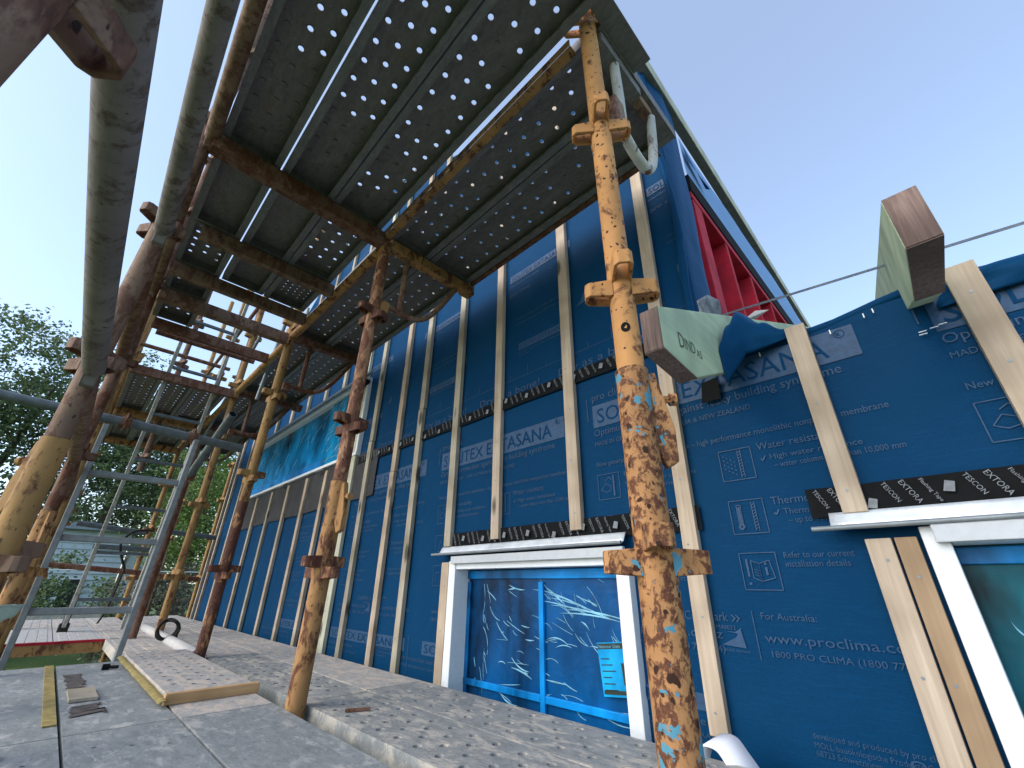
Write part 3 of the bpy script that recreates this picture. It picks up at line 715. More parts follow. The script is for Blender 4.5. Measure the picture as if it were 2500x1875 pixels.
standard(S[0], OY[0], -1.3, 2.6, ('brown_rust',), R(50), 'outer post right beside the camera', cups=[.40, .873, 1.36])
standard(S[1], OY[1], -1.3, 3.2, ('tan_paint', 'brown_rust'), R(218), 'nearest outer post in full view, ochre sleeve with a latch at the left edge', (.315,), hi=1, cupmat=('brown_rust',))
standard(S[2], OY[2], -1.3, 3.2, ('orange_rust', 'dark_rust'), R(15), 'second outer post, behind the ochre sleeved one', (.27,))
for k, nm in ((3, 'third'), (4, 'fourth'), (5, 'farthest')):
    standard(S[k], OY[k], -1.3, 3.2, ('tan_paint', ), R(10), nm+' outer post along the deck')
standard(-7.0, 1.35, -1.3, 1.55, ('tan_paint',), R(10), 'post standing beyond the far corner of the house')
standard(-7.6, .98, -1.3, 1.5, ('tan_paint',), R(30), 'short post beyond the end of the deck')
standard(-3.87, .48, -1.3, 1.0, ('dark_rust',), R(20), 'dark rusty post close beside the near ladder', cups=())
standard(-5.05, .27, .9, 3.3, ('brown_rust',), R(20), 'upper post seen between the ladder rails')
standard(-6.2, .95, 1.2, 3.8, ('brown_rust',), R(20), 'upper post at the far corner', )
m = MB(); dv = Vector((.464, -.886, 0)); sv = Vector((.886, .464, 0)); c0 = Vector((-.325, YS, .425))+dv*(RT+.0006)
m.add([c0+sv*.0085*math.cos(k*PI/8)*1.0+Vector((0, 0, .0105*math.sin(k*PI/8)))-dv*.0009*abs(math.cos(k*PI/8)) for k in range(16)], [tuple(range(16))]); m.build('pin_hole', 'black', first_post)
def ledger(a, b, mat, label=None, r=RT*.98, name='ledger', heads=True):
    m = MB(); a = Vector(a); b = Vector(b); d = (b-a).normalized(); m.tube([a+d*.04, b-d*.04], r, 24)
    o = m.build(name, mat, scaf, label=label)
    if heads:
        for p, s in ((a, 1), (b, -1)):
            m = MB(); sd = d.cross(Vector((0, 0, 1))); c = p+d*s*.030
            prof = [(-.016, .028), (.018, .024), (.022, -.006), (.006, -.045), (-.012, -.050), (-.018, -.01)]
            P = [c+d*s*q[0]+Vector((0, 0, q[1])) for q in prof]
            m.add([q+sd*.015 for q in P]+[q-sd*.015 for q in P], [tuple(range(6)), tuple(range(11, 5, -1))]+[(i, i+6, (i+1) % 6+6, (i+1) % 6) for i in range(6)])
            m.build('wedge_head', mat, o, .003)
    return o
ledger((S[0], -.120, .50), (S[1], -.088, .50), 'grey_tube', 'thick grey guard tube running past the camera')
ledger((S[0], -.115, .985), (S[1], -.085, .985), 'grey_tube', 'upper grey guard tube left of the platform')
ledger((S[0], -.105, 1.44), (S[1], -.078, 1.44), 'brown_rust', 'rusty ledger at the outer edge of the platform overhead')
for k in range(1, 5):
    for z in (.50, .985, 1.44, -.42): ledger((S[k], OY[k], z), (S[k+1], OY[k+1], z), ('brown_rust', 'dark_rust', 'tan_paint')[(k+int(z*10)) % 3])
for k in (0, 1): ledger((S[k], YS, -.42), (S[k+1], YS, -.42), 'brown_rust')
# overhead inner ledgers (angle section in first bay, tubes after)
m = MB(); m.box(S[1]+.03, S[0]-.05, .592, .597, 1.435, 1.46); m.box(S[1]+.03, S[0]-.05, .5975, .628, 1.432, 1.437); m.build('angle_ledger', 'orange_rust', scaf, .001, label='ochre angle ledger between the overhead planks')
ledger((S[1]+.03, YS, 1.40), (S[2]+.05, YS, 1.42), 'orange_rust', 'rusty round ledger from the second to the third inner post')
ledger((S[2]+.05, YS, 1.42), (S[3]+.05, YS, 1.42), 'tan_paint'); ledger((S[3]+.04, YS, 1.42), (S[4], YS, 1.42), 'tan_paint'); ledger((S[4], YS, 1.42), (S[5], YS, 1.42), 'brown_rust')
def transom(x, y0, y1, z, mat, label=None, w=.052):
    m = MB(); m.box(x-w/2, x-w/2+.005, y0, y1, z-.045, z+.02); m.box(x+w/2-.005, x+w/2, y0, y1, z-.045, z+.02); m.box(x-w/2+.0055, x+w/2-.0055, y0, y1, z-.045, z-.039)
    return m.build('transom', mat, scaf, .001, label=label)
for (x, y0, y1, z, mt, lb, *ww) in ((S[1]+.04, -.07, .60, 1.43, 'dark_rust', 'heavily rusted transom under the nearest platform joint'), (-1.99, .0, .60, 1.43, 'brown_rust', None, .038), (-2.37, -.06, .60, 1.43, 'brown_rust', None, .036),
                               (S[2]+.06, -.06, .60, 1.42, 'brown_rust', None), (-3.03, -.04, .60, 1.42, 'dark_rust', None, .030), (S[3]+.04, -.06, .62, 1.42, 'dark_rust', None, .036), (S[4]+.03, -.06, .62, 1.42, 'orange_rust', None), (S[5]+.03, -.06, .62, 1.42, 'orange_rust', None)):
    transom(x, y0, y1, z, mt, lb, *ww)
ledger((-3.22, -.05, 1.44), (-3.22, .60, 1.44), 'dark_rust', None, .018, 'cross_tube', False)
# the web plate and hook end at the first post
m = MB(); m.box(-.335, -.295, .64, .86, 1.415, 1.455); m.box(-.290, -.232, -.06, .82, 1.475, 1.481); m.build('transom', 'plank_under', scaf, .001, label='transom end plate above the nearest inner post')
# lower deck transoms
for x in (S[0], S[1], S[2], S[4], S[5]): transom(x-.03, -.08, 1.10, -.40, 'brown_rust')
# hop-up brackets
def hopup(x, mat, full=True, label=None):
    m = MB(); m.bar((x, YS+.02, 1.425), (x, 1.10, 1.425), .045, .05); o = m.build('hop_up_bracket', mat[0], scaf, .002, label=label)
    c = .093
    m = MB(); pts = [(x, YS+.03, 1.10), (x, .70, 1.098), (x, .79, 1.095), (x, .84, 1.108), (x, .89, 1.150), (x, .95, 1.24), (x, 1.03, 1.39)]
    # smooth
    P = []
    for i in range(len(pts)-1):
        p0 = Vector(pts[max(i-1, 0)]); p1 = Vector(pts[i]); p2 = Vector(pts[i+1]); p3 = Vector(pts[min(i+2, len(pts)-1)])
        for t in (0, .25, .5, .75): P.append(.5*((2*p1)+(-p0+p2)*t+(2*p0-5*p1+4*p2-p3)*t*t+(-p0+3*p1-3*p2+p3)*t**3))
    P.append(Vector(pts[-1]))
    m.tube(P, .013, 14); m.build('curved_brace', mat[1], o)
    m = MB(); m.tube([(x, .742, 1.40), (x, .738, 1.105)], .013, 14); m.build('strut', mat[1], o)
    m = MB(); m.box(x-.028, x+.028, 1.07, 1.135, 1.395, 1.45); m.build('end_cup', mat[0], o, .003)
    m = MB(); m.bar((x, YS+.02, 1.085), (x, YS+.06, 1.085), .03, .05); m.build('hook', mat[0], o, .002)
hopup(-1.47, ('orange_rust', 'brown_rust'), label='orange brown hop up bracket on the second inner post'); hopup(-2.64, ('dark_rust', 'dark_rust')); hopup(-3.86, ('dark_rust', 'dark_rust')); hopup(-5.05, ('dark_rust', 'brown_rust'))
# white painted hop-up bracket at the first post
m = MB(); m.bar((-.318, .64, 1.44), (-.318, .95, 1.44), .03, .04); o = m.build('hop_up_bracket', 'brown_rust', scaf, .002, label='white painted hop up bracket on the nearest inner post')
def spl(pts, n=5):
    P = []
    for i in range(len(pts)-1):
        p0 = Vector(pts[max(i-1, 0)]); p1 = Vector(pts[i]); p2 = Vector(pts[i+1]); p3 = Vector(pts[min(i+2, len(pts)-1)])
        for k in range(n):
            t = k/n; P.append(.5*((2*p1)+(-p0+p2)*t+(2*p0-5*p1+4*p2-p3)*t*t+(-p0+3*p1-3*p2+p3)*t**3))
    P.append(Vector(pts[-1])); return P
m = MB(); m.tube([(-.31, .727, 1.43), (-.31, .724, 1.25), (-.31, .714, 1.10)], .0145, 16); m.build('strut', 'white_rust', o)
m = MB(); m.tube(spl([(-.31, .69, 1.125), (-.31, .72, 1.085), (-.31, .775, 1.055), (-.31, .825, 1.055), (-.31, .868, 1.10), (-.31, .905, 1.20), (-.31, .945, 1.41)]), .0145, 16); m.build('curved_brace', 'white_rust', o)
m = MB(); m.box(-.336, -.290, .655, .70, 1.06, 1.17); m.build('hook', 'brown_rust', o, .003)
# galvanised tubes and couplers
def gtube(a, b, mat='galv_dark', label=None, r=RT, hollow=True):
    m = MB(); m.tube([a, b], r, 24, hollow=hollow); return m.build('tube', mat, scaf, label=label)
gtube((-3.0, -.62, .80), (-3.0, .60, .755), 'galv_dark', 'dark galvanised tube crossing over the top of the near ladder')
gtube((-3.02, .50, .965), (-3.62, .46, .66), 'galv_dark', 'short open ended tube beside the near ladder')
for (a, b) in (((-6, .02, .51), (-6, .56, .46)), ((-6, .72, .49), (-6, 1.2, .46)), ((-6, -.1, .14), (-6, .66, .08)), ((-6, .74, .06), (-6, 1.15, .03)), ((-6, .2, .31), (-6, .66, .30))):
    gtube(a, b, 'dark_rust' if a[2] < .2 else 'galv_dark')
def coupler(c, label=None):
    m = MB(); c = Vector(c); m.tube([c-Vector((0, .022, 0)), c+Vector((0, .022, 0))], .032, 12); m.bar(c+Vector((0, 0, -.03)), c+Vector((0, 0, .05)), .02, .02, (0, 1, 0)); m.tube([c+Vector((.02, 0, -.045)), c+Vector((.02, 0, .05))], .006, 8)
    m.build('coupler', 'dark_rust', scaf, .002, label=label)
coupler((-3.0, .03, .775)); coupler((-3.0, .335, .765)); coupler((-3.62, .47, .66)); coupler((-6.02, .56, .48)); coupler((-6.02, .95, .48))
# guard tubes on the storey above and diagonal brace
gtube((S[2]+.1, .62, 2.42), (S[5], .62, 2.42), 'brown_rust', r=.018)
gtube((-3.7, .64, 1.95), (-5.6, .66, 1.05), 'galv', 'thin grey green brace slanting behind the ladders', .012)
gtube((-2.9, .66, 2.35), (-3.3, .66, 1.2), 'galv', r=.014)
gtube((-4.6, -.09, 1.9), (-4.6, .62, 1.9), 'dark_rust', r=.018)

# ================================================================== PLANKS
def plank_mb(x0, x1, y0, y1, zt, cols=3, pitch=.074, r=.0088, hole=True, shift=.037, lip=.026, hgt=.05, endplate=True, openf=None, m0=.03, m1=.03, hd=.004, rails=None):
    m = MB(); th = .0018; rl = rails if rails is not None else m
    ym = .018
    ys = [y0+ym+(y1-y0-2*ym)*k/max(cols, 1) for k in range(cols+1)]
    def quad(a, b, c, d): m.add([(a, c, zt), (b, c, zt), (b, d, zt), (a, d, zt)], [(0, 1, 2, 3)])
    quad(x0, x1, y0, ys[0]); quad(x0, x1, ys[-1], y1)
    L = x1-x0
    if hole:
        for k in range(cols):
            off = (k*shift) % pitch; a = x0+m0+off; n = int((L-m0-m1-off)/pitch); cy = (ys[k]+ys[k+1])/2
            quad(x0, a, ys[k], ys[k+1]); quad(a+n*pitch, x1, ys[k], ys[k+1])
            for i in range(n):
                xa = a+i*pitch; xb = xa+pitch; cx = (xa+xb)/2
                ring = [(cx+r*math.cos(R(45-30*j)), cy+r*math.sin(R(45-30*j)), zt) for j in range(12)]
                low = [(q[0], q[1], zt-hd) for q in ring]
                co = [(xb, ys[k+1], zt), (xb, ys[k], zt), (xa, ys[k], zt), (xa, ys[k+1], zt)]
                b = 24
                m.add(ring+low+co, [(b, b+1, 3, 2, 1, 0), (b+1, b+2, 6, 5, 4, 3), (b+2, b+3, 9, 8, 7, 6), (b+3, b, 0, 11, 10, 9)]+[(j, (j+1) % 12, 12+(j+1) % 12, 12+j) for j in range(12)]+([] if (openf is None or openf(cx, k)) else [tuple(range(12, 24))]))
    else: quad(x0, x1, ys[0], ys[-1])
    # webs, lips
    for li, (y, s) in enumerate(((y0, 1), (y1, -1))):
        rl = rails[li] if rails is not None else m
        m.add([(x0, y, zt), (x1, y, zt), (x1, y, zt-hgt), (x0, y, zt-hgt)], [(0, 1, 2, 3)])
        rl.add([(x0, y, zt-hgt), (x1, y, zt-hgt), (x1, y+s*lip, zt-hgt), (x0, y+s*lip, zt-hgt)], [(0, 1, 2, 3)])
        rl.add([(x0, y+s*lip, zt-hgt), (x1, y+s*lip, zt-hgt), (x1, y+s*lip, zt-hgt+.012), (x0, y+s*lip, zt-hgt+.012)], [(0, 1, 2, 3)])
    if endplate:
        for x in (x0, x1): m.add([(x, y0, zt), (x, y1, zt), (x, y1, zt-hgt), (x, y0, zt-hgt)], [(0, 1, 2, 3)])
        for (xa, xb) in ((x0, x0+.018), (x1-(.05 if m1 > .05 else .018), x1)): m.add([(xa, y0, zt-hgt+.001), (xb, y0, zt-hgt+.001), (xb, y1, zt-hgt+.001), (xa, y1, zt-hgt+.001)], [(0, 1, 2, 3)])
    return m
def plank(x0, x1, y0, y1, zt, mat, label, group, hole=True, **k):
    rl = (MB(), MB()) if mat == 'plank_under' else None
    m = plank_mb(x0, x1, y0, y1, zt, hole=hole, rails=rl, **k)
    o = m.build('scaffold_plank', mat, None, fix=False, label=label, cat='plank', group=group)
    if rl:
        for q in rl: q.build('edge_lip', 'lip', o, fix=False)
    return o
G1 = 'steel planks of the platform overhead'; G2 = 'steel planks of the lower deck'
ZU = 1.512
YU = [(-.058, .142), (.152, .352), (.358, .578)]; YI = [(.634, .848), (.853, 1.105)]
nm = ['outermost', 'second outer', 'third']
for k, (a, b) in enumerate(YU):
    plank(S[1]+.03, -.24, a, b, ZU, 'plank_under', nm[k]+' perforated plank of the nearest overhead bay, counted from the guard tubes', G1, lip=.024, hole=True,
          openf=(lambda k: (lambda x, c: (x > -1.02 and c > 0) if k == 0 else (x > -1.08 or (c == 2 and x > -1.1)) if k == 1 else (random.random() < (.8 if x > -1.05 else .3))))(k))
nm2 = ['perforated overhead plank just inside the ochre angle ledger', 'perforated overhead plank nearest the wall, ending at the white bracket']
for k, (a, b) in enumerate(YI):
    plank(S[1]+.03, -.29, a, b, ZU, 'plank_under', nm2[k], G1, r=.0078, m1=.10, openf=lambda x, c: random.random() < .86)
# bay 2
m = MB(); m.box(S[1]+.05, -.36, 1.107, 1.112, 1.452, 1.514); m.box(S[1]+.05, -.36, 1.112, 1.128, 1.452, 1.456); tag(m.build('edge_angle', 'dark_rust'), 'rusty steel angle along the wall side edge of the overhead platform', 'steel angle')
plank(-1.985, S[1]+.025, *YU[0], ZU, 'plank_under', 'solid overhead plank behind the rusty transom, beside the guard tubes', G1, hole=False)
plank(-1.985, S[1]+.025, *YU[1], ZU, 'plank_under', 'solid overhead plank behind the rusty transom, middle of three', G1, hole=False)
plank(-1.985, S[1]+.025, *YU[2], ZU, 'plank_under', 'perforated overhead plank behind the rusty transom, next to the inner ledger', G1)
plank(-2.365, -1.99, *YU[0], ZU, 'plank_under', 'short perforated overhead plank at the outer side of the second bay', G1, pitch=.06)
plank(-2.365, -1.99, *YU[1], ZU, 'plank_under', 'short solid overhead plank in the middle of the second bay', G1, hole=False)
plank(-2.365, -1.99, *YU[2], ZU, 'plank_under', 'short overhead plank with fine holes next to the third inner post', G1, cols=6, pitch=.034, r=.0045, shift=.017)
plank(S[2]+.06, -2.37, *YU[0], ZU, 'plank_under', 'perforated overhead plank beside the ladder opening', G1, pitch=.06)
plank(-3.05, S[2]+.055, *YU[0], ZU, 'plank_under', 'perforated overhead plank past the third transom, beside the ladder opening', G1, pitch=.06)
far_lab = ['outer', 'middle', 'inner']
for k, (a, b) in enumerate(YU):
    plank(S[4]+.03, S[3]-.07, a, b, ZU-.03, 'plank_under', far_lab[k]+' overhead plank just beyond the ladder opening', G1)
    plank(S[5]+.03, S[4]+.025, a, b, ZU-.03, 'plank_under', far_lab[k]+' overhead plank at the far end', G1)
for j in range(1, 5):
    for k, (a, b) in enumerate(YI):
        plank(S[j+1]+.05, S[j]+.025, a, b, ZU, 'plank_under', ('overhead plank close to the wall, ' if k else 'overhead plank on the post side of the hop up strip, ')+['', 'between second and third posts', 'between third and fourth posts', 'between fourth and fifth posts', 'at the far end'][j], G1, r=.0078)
# lower deck
ZD = -.325
YD = [(-.102, .126), (.133, .353), (.361, .590), (.654, .873), (.881, 1.104)]
def dk(x0, x1, k, mat, label, hole=True, zt=ZD, **kw):
    kw.setdefault('hd', .016)
    return plank(x0, x1, YD[k][0], YD[k][1], zt, mat, label, G2, hole=hole, **kw)
dk(-1.60, .9, 0, 'plank_slate', 'worn slate grey deck plank at the bottom left corner', cols=3, pitch=.16, r=.006)
dk(-1.60, .9, 1, 'plank_slate', 'worn slate grey deck plank, second from the left in the foreground', cols=3, pitch=.22, r=.005)
dk(-1.60, .9, 2, 'plank_slate', 'mottled smooth deck plank left of the long gap', False)
dk(-1.555, .9, 3, 'plank', 'dimpled deck plank along the gap in the foreground', cols=4, pitch=.082, r=.0108, hd=.03, openf=lambda x, c: False)
dk(-1.575, .9, 4, 'plank', 'dimpled deck plank against the wall in the foreground', cols=4, pitch=.082, r=.0100, hd=.03, openf=lambda x, c: False)
dk(-2.86, -1.605, 0, 'plank_slate', 'deck plank with a yellow stripe on its right edge', False)
dk(-2.86, -1.605, 1, 'plank_slate', 'smooth deck plank with dark rectangular stains', False)
dk(-2.86, -1.605, 2, 'plank_dusty', 'dusty deck plank under the timber stick', False)
dk(-2.74, -1.56, 3, 'plank', 'dimpled deck plank at the foot of the second post', cols=4, pitch=.078, r=.0110, hd=.03, openf=lambda x, c: False)
dk(-2.50, -1.58, 4, 'plank_dusty', 'smooth sandy deck plank against the wall', False)
dk(-3.90, -2.745, 3, 'plank_dusty', 'deck plank with long slots beyond the third post', cols=3, pitch=.09, r=.009)
dk(-3.90, -2.505, 4, 'plank_dusty', 'dimpled deck plank against the wall beyond the sandy one', cols=3, pitch=.076, r=.007)
def grid_plank(x0, x1, k, mat, label, zt=ZD):
    o = dk(x0, x1, k, mat, label, False, zt); y0, y1 = YD[k]; m = MB()
    x = x0+.08
    while x < x1-.1:
        for j in range(4):
            y = y0+.02+(y1-y0-.04)*j/4
            m.box(x, x+.16, y+.003, y+(y1-y0-.04)/4-.004, zt+.0005, zt+.0025)
        x += .17
    m.build('tread_ribs', mat, o); return o
grid_plank(-3.93, -2.87, 2, 'plank_dusty', 'ribbed deck plank beside the opening')
for k in (0, 1, 2): grid_plank(-5.06, -3.96, k, 'board_white' if k < 2 else 'plank_dusty', ['pale deck plank beyond the opening, outer side', 'pale deck plank beyond the opening, under the ladder foot', 'ribbed deck plank past the opening'][k])
for k in range(5):
    grid_plank(-6.25, -5.07 if k < 3 else -5.08, k, 'plank_dusty', ['outermost', 'second', 'third', 'fourth', 'wall side'][k]+' ribbed plank at the far end of the deck')
    if k > 2: grid_plank(-5.075, -3.905, k, 'plank_dusty', ['', '', '', 'fourth', 'wall side'][k]+' ribbed plank before the far end of the deck')
plank(-2.87, -1.80, .352, .585, ZD+.026, 'plank_dusty', 'loose dimpled plank lying on the deck behind the stick', G2, cols=4, pitch=.085, r=.0108, hgt=.022)
# stripes, stains, bits
m = MB(); m.box(-2.86, -1.72, .098, .124, ZD+.001, ZD+.004); tag(m.build('yellow_strip', 'yellow'), 'yellow painted strip along the edge of a deck plank at the left', 'strip')
m = MB(); m.grid(lambda u, v: Vector((-2.86+1.12*u+.0*v, .325+.030*v+.004*mnoise.noise(Vector((u*9, v, 0))), ZD+.004+.018*(1-abs(v-.5)))), 20, 3); tag(m.build('mossy_strip', 'yellow'), 'narrow mossy yellow batten beside the loose dimpled plank', 'strip')
m = MB(); m.bar((-1.785, .345, ZD+.0145), (-1.79, .60, ZD+.0145), .024, .028); tag(m.build('timber_stick', 'stick', bevel=.002), 'short clean timber stick lying across the end of the loose plank', 'timber')
for i, (x, y, a, b) in enumerate(((-2.55, .150, .30, .052), (-1.93, .150, .14, .07))):
    rj = random.Random(i+4); pp = [(x+a*t_+rj.uniform(-.015, .015), y+rj.uniform(-.004, .006)) for t_ in [k/12 for k in range(13)]]+[(x+a*(1-t_)+rj.uniform(-.03, .03), y+b+rj.uniform(-.012, .006)) for t_ in [k/12 for k in range(13)]]
    m = MB(); m.add([(p[0], p[1], ZD+.0025) for p in pp], [tuple(range(26))])
    tag(m.build('stain', 'stain'), ('farther' if i == 0 else 'nearer')+' dark rectangular stain on the smooth deck plank', 'stain')
m = MB(); m.box(-2.18, -1.99, .150, .215, ZD+.002, ZD+.010); tag(m.build('timber_offcut', 'pine_grey'), 'small flat timber offcut between the two dark stains', 'offcut')
m = MB(); m.tube([(-2.62, .28, ZD+.009), (-2.60, .31, ZD+.009)], .006, 8); m.tube([(-2.62, .262, ZD+.010), (-2.62, .285, ZD+.010)], .011, 8); tag(m.build('bolt', 'black'), 'small black bolt lying on the smooth plank', 'bolt')
m = MB(); m.tube([(-1.52, .02, ZD+.004), (-1.495, .03, ZD+.008), (-1.48, .028, ZD+.003)], [.006, .008, .004], 7); tag(m.build('stone_chip', 'black'), 'black chip of grit at the bottom left of the deck', 'grit')
m = MB(); m.bar((-1.36, .70, ZD+.005), (-1.33, .76, ZD+.005), .01, .006); tag(m.build('wood_sliver', 'dark_rust'), 'thin wood sliver on the deck right of the second post', 'sliver')
# rusty front of the plank bay beyond the opening
m = MB(); m.box(-3.955, -3.945, -.09, .36, ZD-.066, ZD-.012); o = m.build('bay_edge_beam', 'orange_rust'); tag(o, 'orange brown beam edge facing the opening in the deck', 'beam')
m = MB(); m.box(-3.958, -3.943, -.09, .36, ZD-.011, ZD+.002); m.build('red_edge', 'red', o)
# wire coil, lying tube
m = MB(); cc = Vector((-3.55, .60, ZD+.075))
for k in range(3):
    pts = [cc+Vector((.02*math.sin(a*2+k), (.047+.004*k)*math.cos(a), (.047+.004*k)*math.sin(a)-.01)) for a in [i*2*PI/28 for i in range(29)]]
    m.tube(pts, .007, 8)
m.tube([cc+Vector((0, .05, -.03)), cc+Vector((.03, .055, -.075))], .007, 8)
tag(m.build('hose_coil', 'rubber'), 'black coil of wire standing on the deck against the pale tube', 'coil')
m = MB(); m.tube([(-5.05, .622, ZD+.012), (-2.78, .620, ZD+.004)], .029, 20); tag(m.build('pale_tube', 'board_white'), 'long pale tube lying in the gap between the deck planks', 'tube')

# ================================================================== LADDERS
def ladder(A0, A1, B0, B1, zs, name, label, mat, rung_mat, sw=.028, sd=.05, rr=.014, feet=False):
    A0, A1, B0, B1 = map(Vector, (A0, A1, B0, B1))
    t = thing(name, A0, label, 'ladder')
    for a, b in ((A0, A1), (B0, B1)):
        m = MB(); m.bar(a, b, sw, sd, (1, 0, 0)); 
        m.build('stile', mat, t, .003)
    for z in zs:
        fa = (z-A0.z)/(A1.z-A0.z); fb = (z-B0.z)/(B1.z-B0.z); a = A0.lerp(A1, fa); b = B0.lerp(B1, fb)
        m = MB(); m.bar(a, b, rr*2, rr*1.7, (0, 0, 1)); m.build('rung', rung_mat, t, .004)
    if feet:
        for a in (A0,): 
            m = MB(); m.box(a.x-.035, a.x+.035, a.y-.028, a.y+.028, a.z-.0, a.z+.055); m.bar(a+Vector((0, 0, .05)), a+Vector((.01, .0, .24)), .034, .056, (1, 0, 0)); m.build('rubber_foot', 'rubber', t, .006)
    return t
ladder((-3.08, -.02, -1.6), (-2.96, -.04, .735), (-3.08, .33, -1.6), (-2.93, .35, .735), (-1.33, -1.03, -.73, -.43, -.125, .185, .49, ), 'aluminium_ladder', 'near aluminium ladder rising through the opening in the deck', 'alu', 'alu', .024, .062, .017)
LX = lambda z: -4.67+.42*(z-ZD)
ladder((LX(ZD), .174, ZD), (LX(2.7), .140, 2.7), (LX(ZD), .50, ZD), (LX(2.7), .452, 2.7), (-.12, .19, .50, .83, 1.155, 1.50, 1.86, 2.2, 2.52), 'tall_ladder', 'tall weathered ladder behind the near one, reaching past the upper platform', 'alu_dirty', 'galv_dark', .024, .042, .013, True)

# white crumpled sheet at the left edge, paper strip
m = MB(); m.grid(lambda u, v: Vector((-2.13+.12*u, -.16+.10*v+.03*math.sin(u*5), -.19+.12*v+.03*mnoise.noise(Vector((u*4, v*4, 2))))), 12, 12)
o = m.build('plastic_sheet', plain('pale_plastic', (.42, .55, .52), .4, 0, .2, 6)); s = o.modifiers.new('t', 'SOLIDIFY'); s.thickness = .004
tag(o, 'crumpled pale green plastic sheet hanging over the deck at the left edge', 'plastic sheet')
m = MB(); pts = [(-.530, 1.08, -.345), (-.512, 1.10, -.300), (-.478, 1.11, -.296), (-.455, 1.11, -.320), (-.425, 1.12, -.37), (-.41, 1.12, -.41)]
P = spl(pts, 6); vs = []
for i, p in enumerate(P):
    d = .022; vs += [p+Vector((-.015, -d, -.008)), p+Vector((.015, d, .012))]
m.add(vs, [(2*i, 2*i+1, 2*i+3, 2*i+2) for i in range(len(P)-1)], True)
o = m.build('paper_strip', 'paper'); s = o.modifiers.new('t', 'SOLIDIFY'); s.thickness = .0012; tag(o, 'curled white backing paper strip at the foot of the wall', 'paper')
# small rope near the ladder
m = MB(); m.tube(spl([(-5.4, .45, .10), (-5.4, .36, .30), (-5.4, .42, .42), (-5.4, .56, .44)], 6), .010, 8); m.tube(spl([(-5.4, .45, .10), (-5.39, .43, -.2), (-5.38, .40, ZD)], 5), .007, 8); tag(m.build('hanging_cable', 'rubber'), 'black cable looping down behind the ladders', 'cable')

# ================================================================== BACKGROUND
nb = thing('weatherboard_house', (-14.4, .4, -1.35), 'pale weatherboard house seen low between the ladders', 'building')
m = MB()
for k in range(34):
    z = -3.1+k*.125
    if z > 1.05: break
    m.hexa([(-14, -.6, z), (-14, 1.08, z), (-14.05, 1.08, z), (-14.05, -.6, z), (-14.03, -.6, z+.125), (-14.03, 1.08, z+.125), (-14.06, 1.08, z+.125), (-14.06, -.6, z+.125)])
m.build('wall', 'weatherboard', nb)
m = MB(); m.box(-17, -14.06, -.6, 1.08, -1.4, 1.05); m.build('house_body', 'weatherboard', nb)
m = MB(); m.box(-13.985, -13.975, .22, .52, -.7, .03); wf = m.build('window', 'dark_glass', nb)
m = MB(); m.box(-13.99, -13.965, .19, .215, -.74, .07); m.box(-13.99, -13.965, .525, .55, -.74, .07); m.box(-13.99, -13.965, .216, .524, .035, .07); m.build('frame', 'white', wf)
m = MB(); m.prism([(-.75, 1.05), (1.2, 1.05), (.25, 1.22)], 'x', -17, -13.8); m.build('roof', 'galv', nb)
sh = thing('white_shed', (-15, 1.7, -1.35), 'small white outbuilding right of the weatherboard house', 'building')
m = MB(); m.box(-16, -15, 1.25, 1.65, -1.4, .8); m.build('wall', 'white', sh); m = MB(); m.prism([(1.15, .8), (1.75, .8), (1.45, 1.1)], 'x', -16.1, -14.9); m.build('roof', 'galv', sh)
m = MB(); m.tube([(-9, -4, .12), (-9, 4, .16)], .006, 6); tag(m.build('overhead_wire', 'white'), 'thin white wire crossing in front of the pale house', 'wire')
m = MB(); m.box(-8.2, -8.16, -.25, .62, -.48, -.30); tag(m.build('toe_board', 'plank_dusty'), 'grey board on edge past the far end of the deck', 'board')

def tree(name, label, base, blobs, trunks, mat, n, size, seed, group=None):
    rr = random.Random(seed); t = thing(name, base, label, 'tree', group)
    m = MB()
    for (pts, r0) in trunks:
        P = [Vector(p) for p in pts]; k = len(P); m.tube(spl(P, 3), [r0*(1-.75*i/(3*(k-1))) for i in range(3*(k-1)+1)], 9)
    m.build('trunk', 'bark', t)
    vs = []; fs = []
    tot = sum(b[3]*b[4]*b[5] for b in blobs)
    for (cx, cy, cz, rx, ry, rz) in blobs:
        nb_ = int(n*(rx*ry*rz)/tot); nc = max(6, nb_//46)
        for c in range(nc):
            while True:
                p = Vector((rr.uniform(-1, 1), rr.uniform(-1, 1), rr.uniform(-1, 1)))
                if .35 < p.length < 1: break
            cc = Vector((cx+p.x*rx, cy+p.y*ry, cz+p.z*rz)); cr_ = size*rr.uniform(2.2, 4.6)
            for q in range(46):
                o = Vector((rr.gauss(0, 1), rr.gauss(0, 1), rr.gauss(0, .55)))*cr_*.5+cc
                a = Vector((rr.gauss(0, 1), rr.gauss(0, 1), rr.gauss(0, .6))).normalized(); b = a.cross(Vector((rr.gauss(0, 1), rr.gauss(0, 1), rr.gauss(0, 1)))).normalized()
                l = size*rr.uniform(.5, 1.1); k = len(vs)
                vs += [o-a*l*.5, o+b*l*.28, o+a*l*.5, o-b*l*.28]; fs.append((k, k+1, k+2, k+3))
    me = bpy.data.meshes.new('crown'); me.from_pydata([v-Vector(base) for v in vs], [], fs); me.materials.append(M[mat]); me.update()
    o = bpy.data.objects.new('crown', me); C.objects.link(o); o.parent = t
    return t
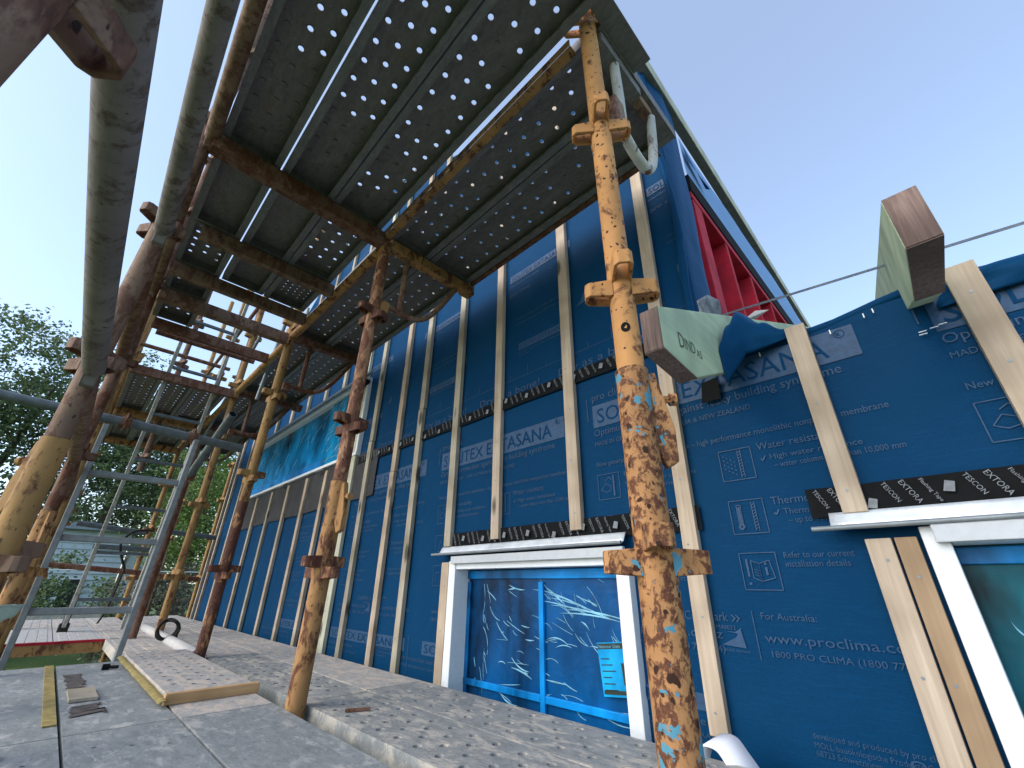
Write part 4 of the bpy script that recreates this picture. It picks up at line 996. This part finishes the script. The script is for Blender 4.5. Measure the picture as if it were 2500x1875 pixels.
tree('broad_tree', 'big leafy tree rising behind the scaffold at the left edge', (-17, -1.3, -1.35),
     [(-17, -4.6, 4.6, 2.4, 1.8, 2.6), (-17, -2.6, 5.0, 2.2, 1.4, 1.9), (-17, -1.4, 4.9, 2, 1.1, 2.0), (-17, -4.2, 2.2, 2.4, 1.9, 2.4), (-17, -1.9, 2.2, 2.2, 1.5, 2.2), (-17, -.9, .4, 2, 1.3, 1.6), (-17, -3.6, .2, 2, 1.8, 1.9)],
     [([(-17, -3, -1.35), (-17, -2.8, 0), (-17, -3.4, 3), (-17, -4.2, 5.4)], .30), ([(-17, -2.9, -.2), (-17, -2.0, 2), (-17, -1.6, 5)], .16), ([(-17, -2.9, .6), (-17, -4.4, 2.6), (-17, -5, 4.5)], .13)], 'leaf_dark', 52000, .14, 5)
tree('forked_tree', 'dark leafy tree behind the ladders', (-15, .2, -1.35),
     [(-16, -.1, 4.2, 2, 1.0, 1.6), (-16, .9, 3.3, 2, 1.2, 1.6), (-16, .3, 1.9, 2, 1.5, 1.0), (-16, 1.7, 2.2, 1.8, 1.0, 1.4), (-16.4, .1, 5.6, .8, .35, .9)],
     [([(-15, .2, -1.35), (-15.2, .35, 0), (-15.6, .5, 2.4), (-16, .2, 5.6)], .14), ([(-15.2, .6, -1.35), (-15.1, .95, 0), (-15.4, 1.3, 2.4)], .12)], 'leaf_dark', 28000, .12, 11)
tree('feathery_tree', 'bright green feathery tree left of the far corner of the house', (-13, 2.2, -1.35),
     [(-13, 1.9, 2.2, 1.2, .75, 1.2), (-13, 2.4, 1.5, 1.2, .8, 1.1), (-13, 1.7, 1.0, 1.2, .7, .9), (-13, 2.6, 2.6, 1.1, .8, .9), (-13, 2.3, .4, 1.1, .9, .8)],
     [([(-13, 2.2, -1.35), (-13, 2.2, 0), (-13, 2.2, 2.8)], .13)], 'leaf_light', 20000, .085, 21)
tree('far_tree', 'tall tree top behind the far corner above the deck', (-20, 4, -1.35),
     [(-20, 3.6, 3.0, 1.5, 1.6, 1.6), (-20, 4.8, 3.0, 1.5, 1.4, 1.6), (-20, 3.0, 1.2, 1.5, 1.6, 1.4)], [([(-20, 4, -1.35), (-20, 4, 3)], .2)], 'leaf_dark', 9000, .16, 31)
def shrub(label, base, blobs, mat, n, size, seed):
    tree('shrub', label, base, blobs, [([base, (base[0], base[1], base[2]+1.8)], .05)], mat, n, size, seed)['category'] = 'shrub'
shrub('grey twiggy shrub at the far end of the deck', (-10.5, 1.4, -1.35), [(-10.5, 1.35, -.6, .8, .85, .75), (-10.5, 1.9, -.2, .8, .4, .6)], 'leaf_grey', 6000, .075, 41)
shrub('low dark shrub in front of the pale house', (-12, -.2, -1.35), [(-12, -.05, -.35, .5, .28, .40), (-12, .15, .42, .3, .12, .14)], 'leaf_dark', 3000, .085, 43)
shrub('dark hedge left of the pale house', (-13, -1.3, -1.35), [(-13, -1.2, -.7, .6, .8, 1.0), (-13, -2.2, -.4, .6, .9, 1.3)], 'leaf_dark', 5000, .10, 47)
shrub('mixed green shrub right of the pale house', (-12.5, 1.0, -1.35), [(-12.5, .95, -.7, .4, .35, .5), (-12.5, .85, -.1, .3, .2, .2)], 'leaf_light', 2500, .08, 49)
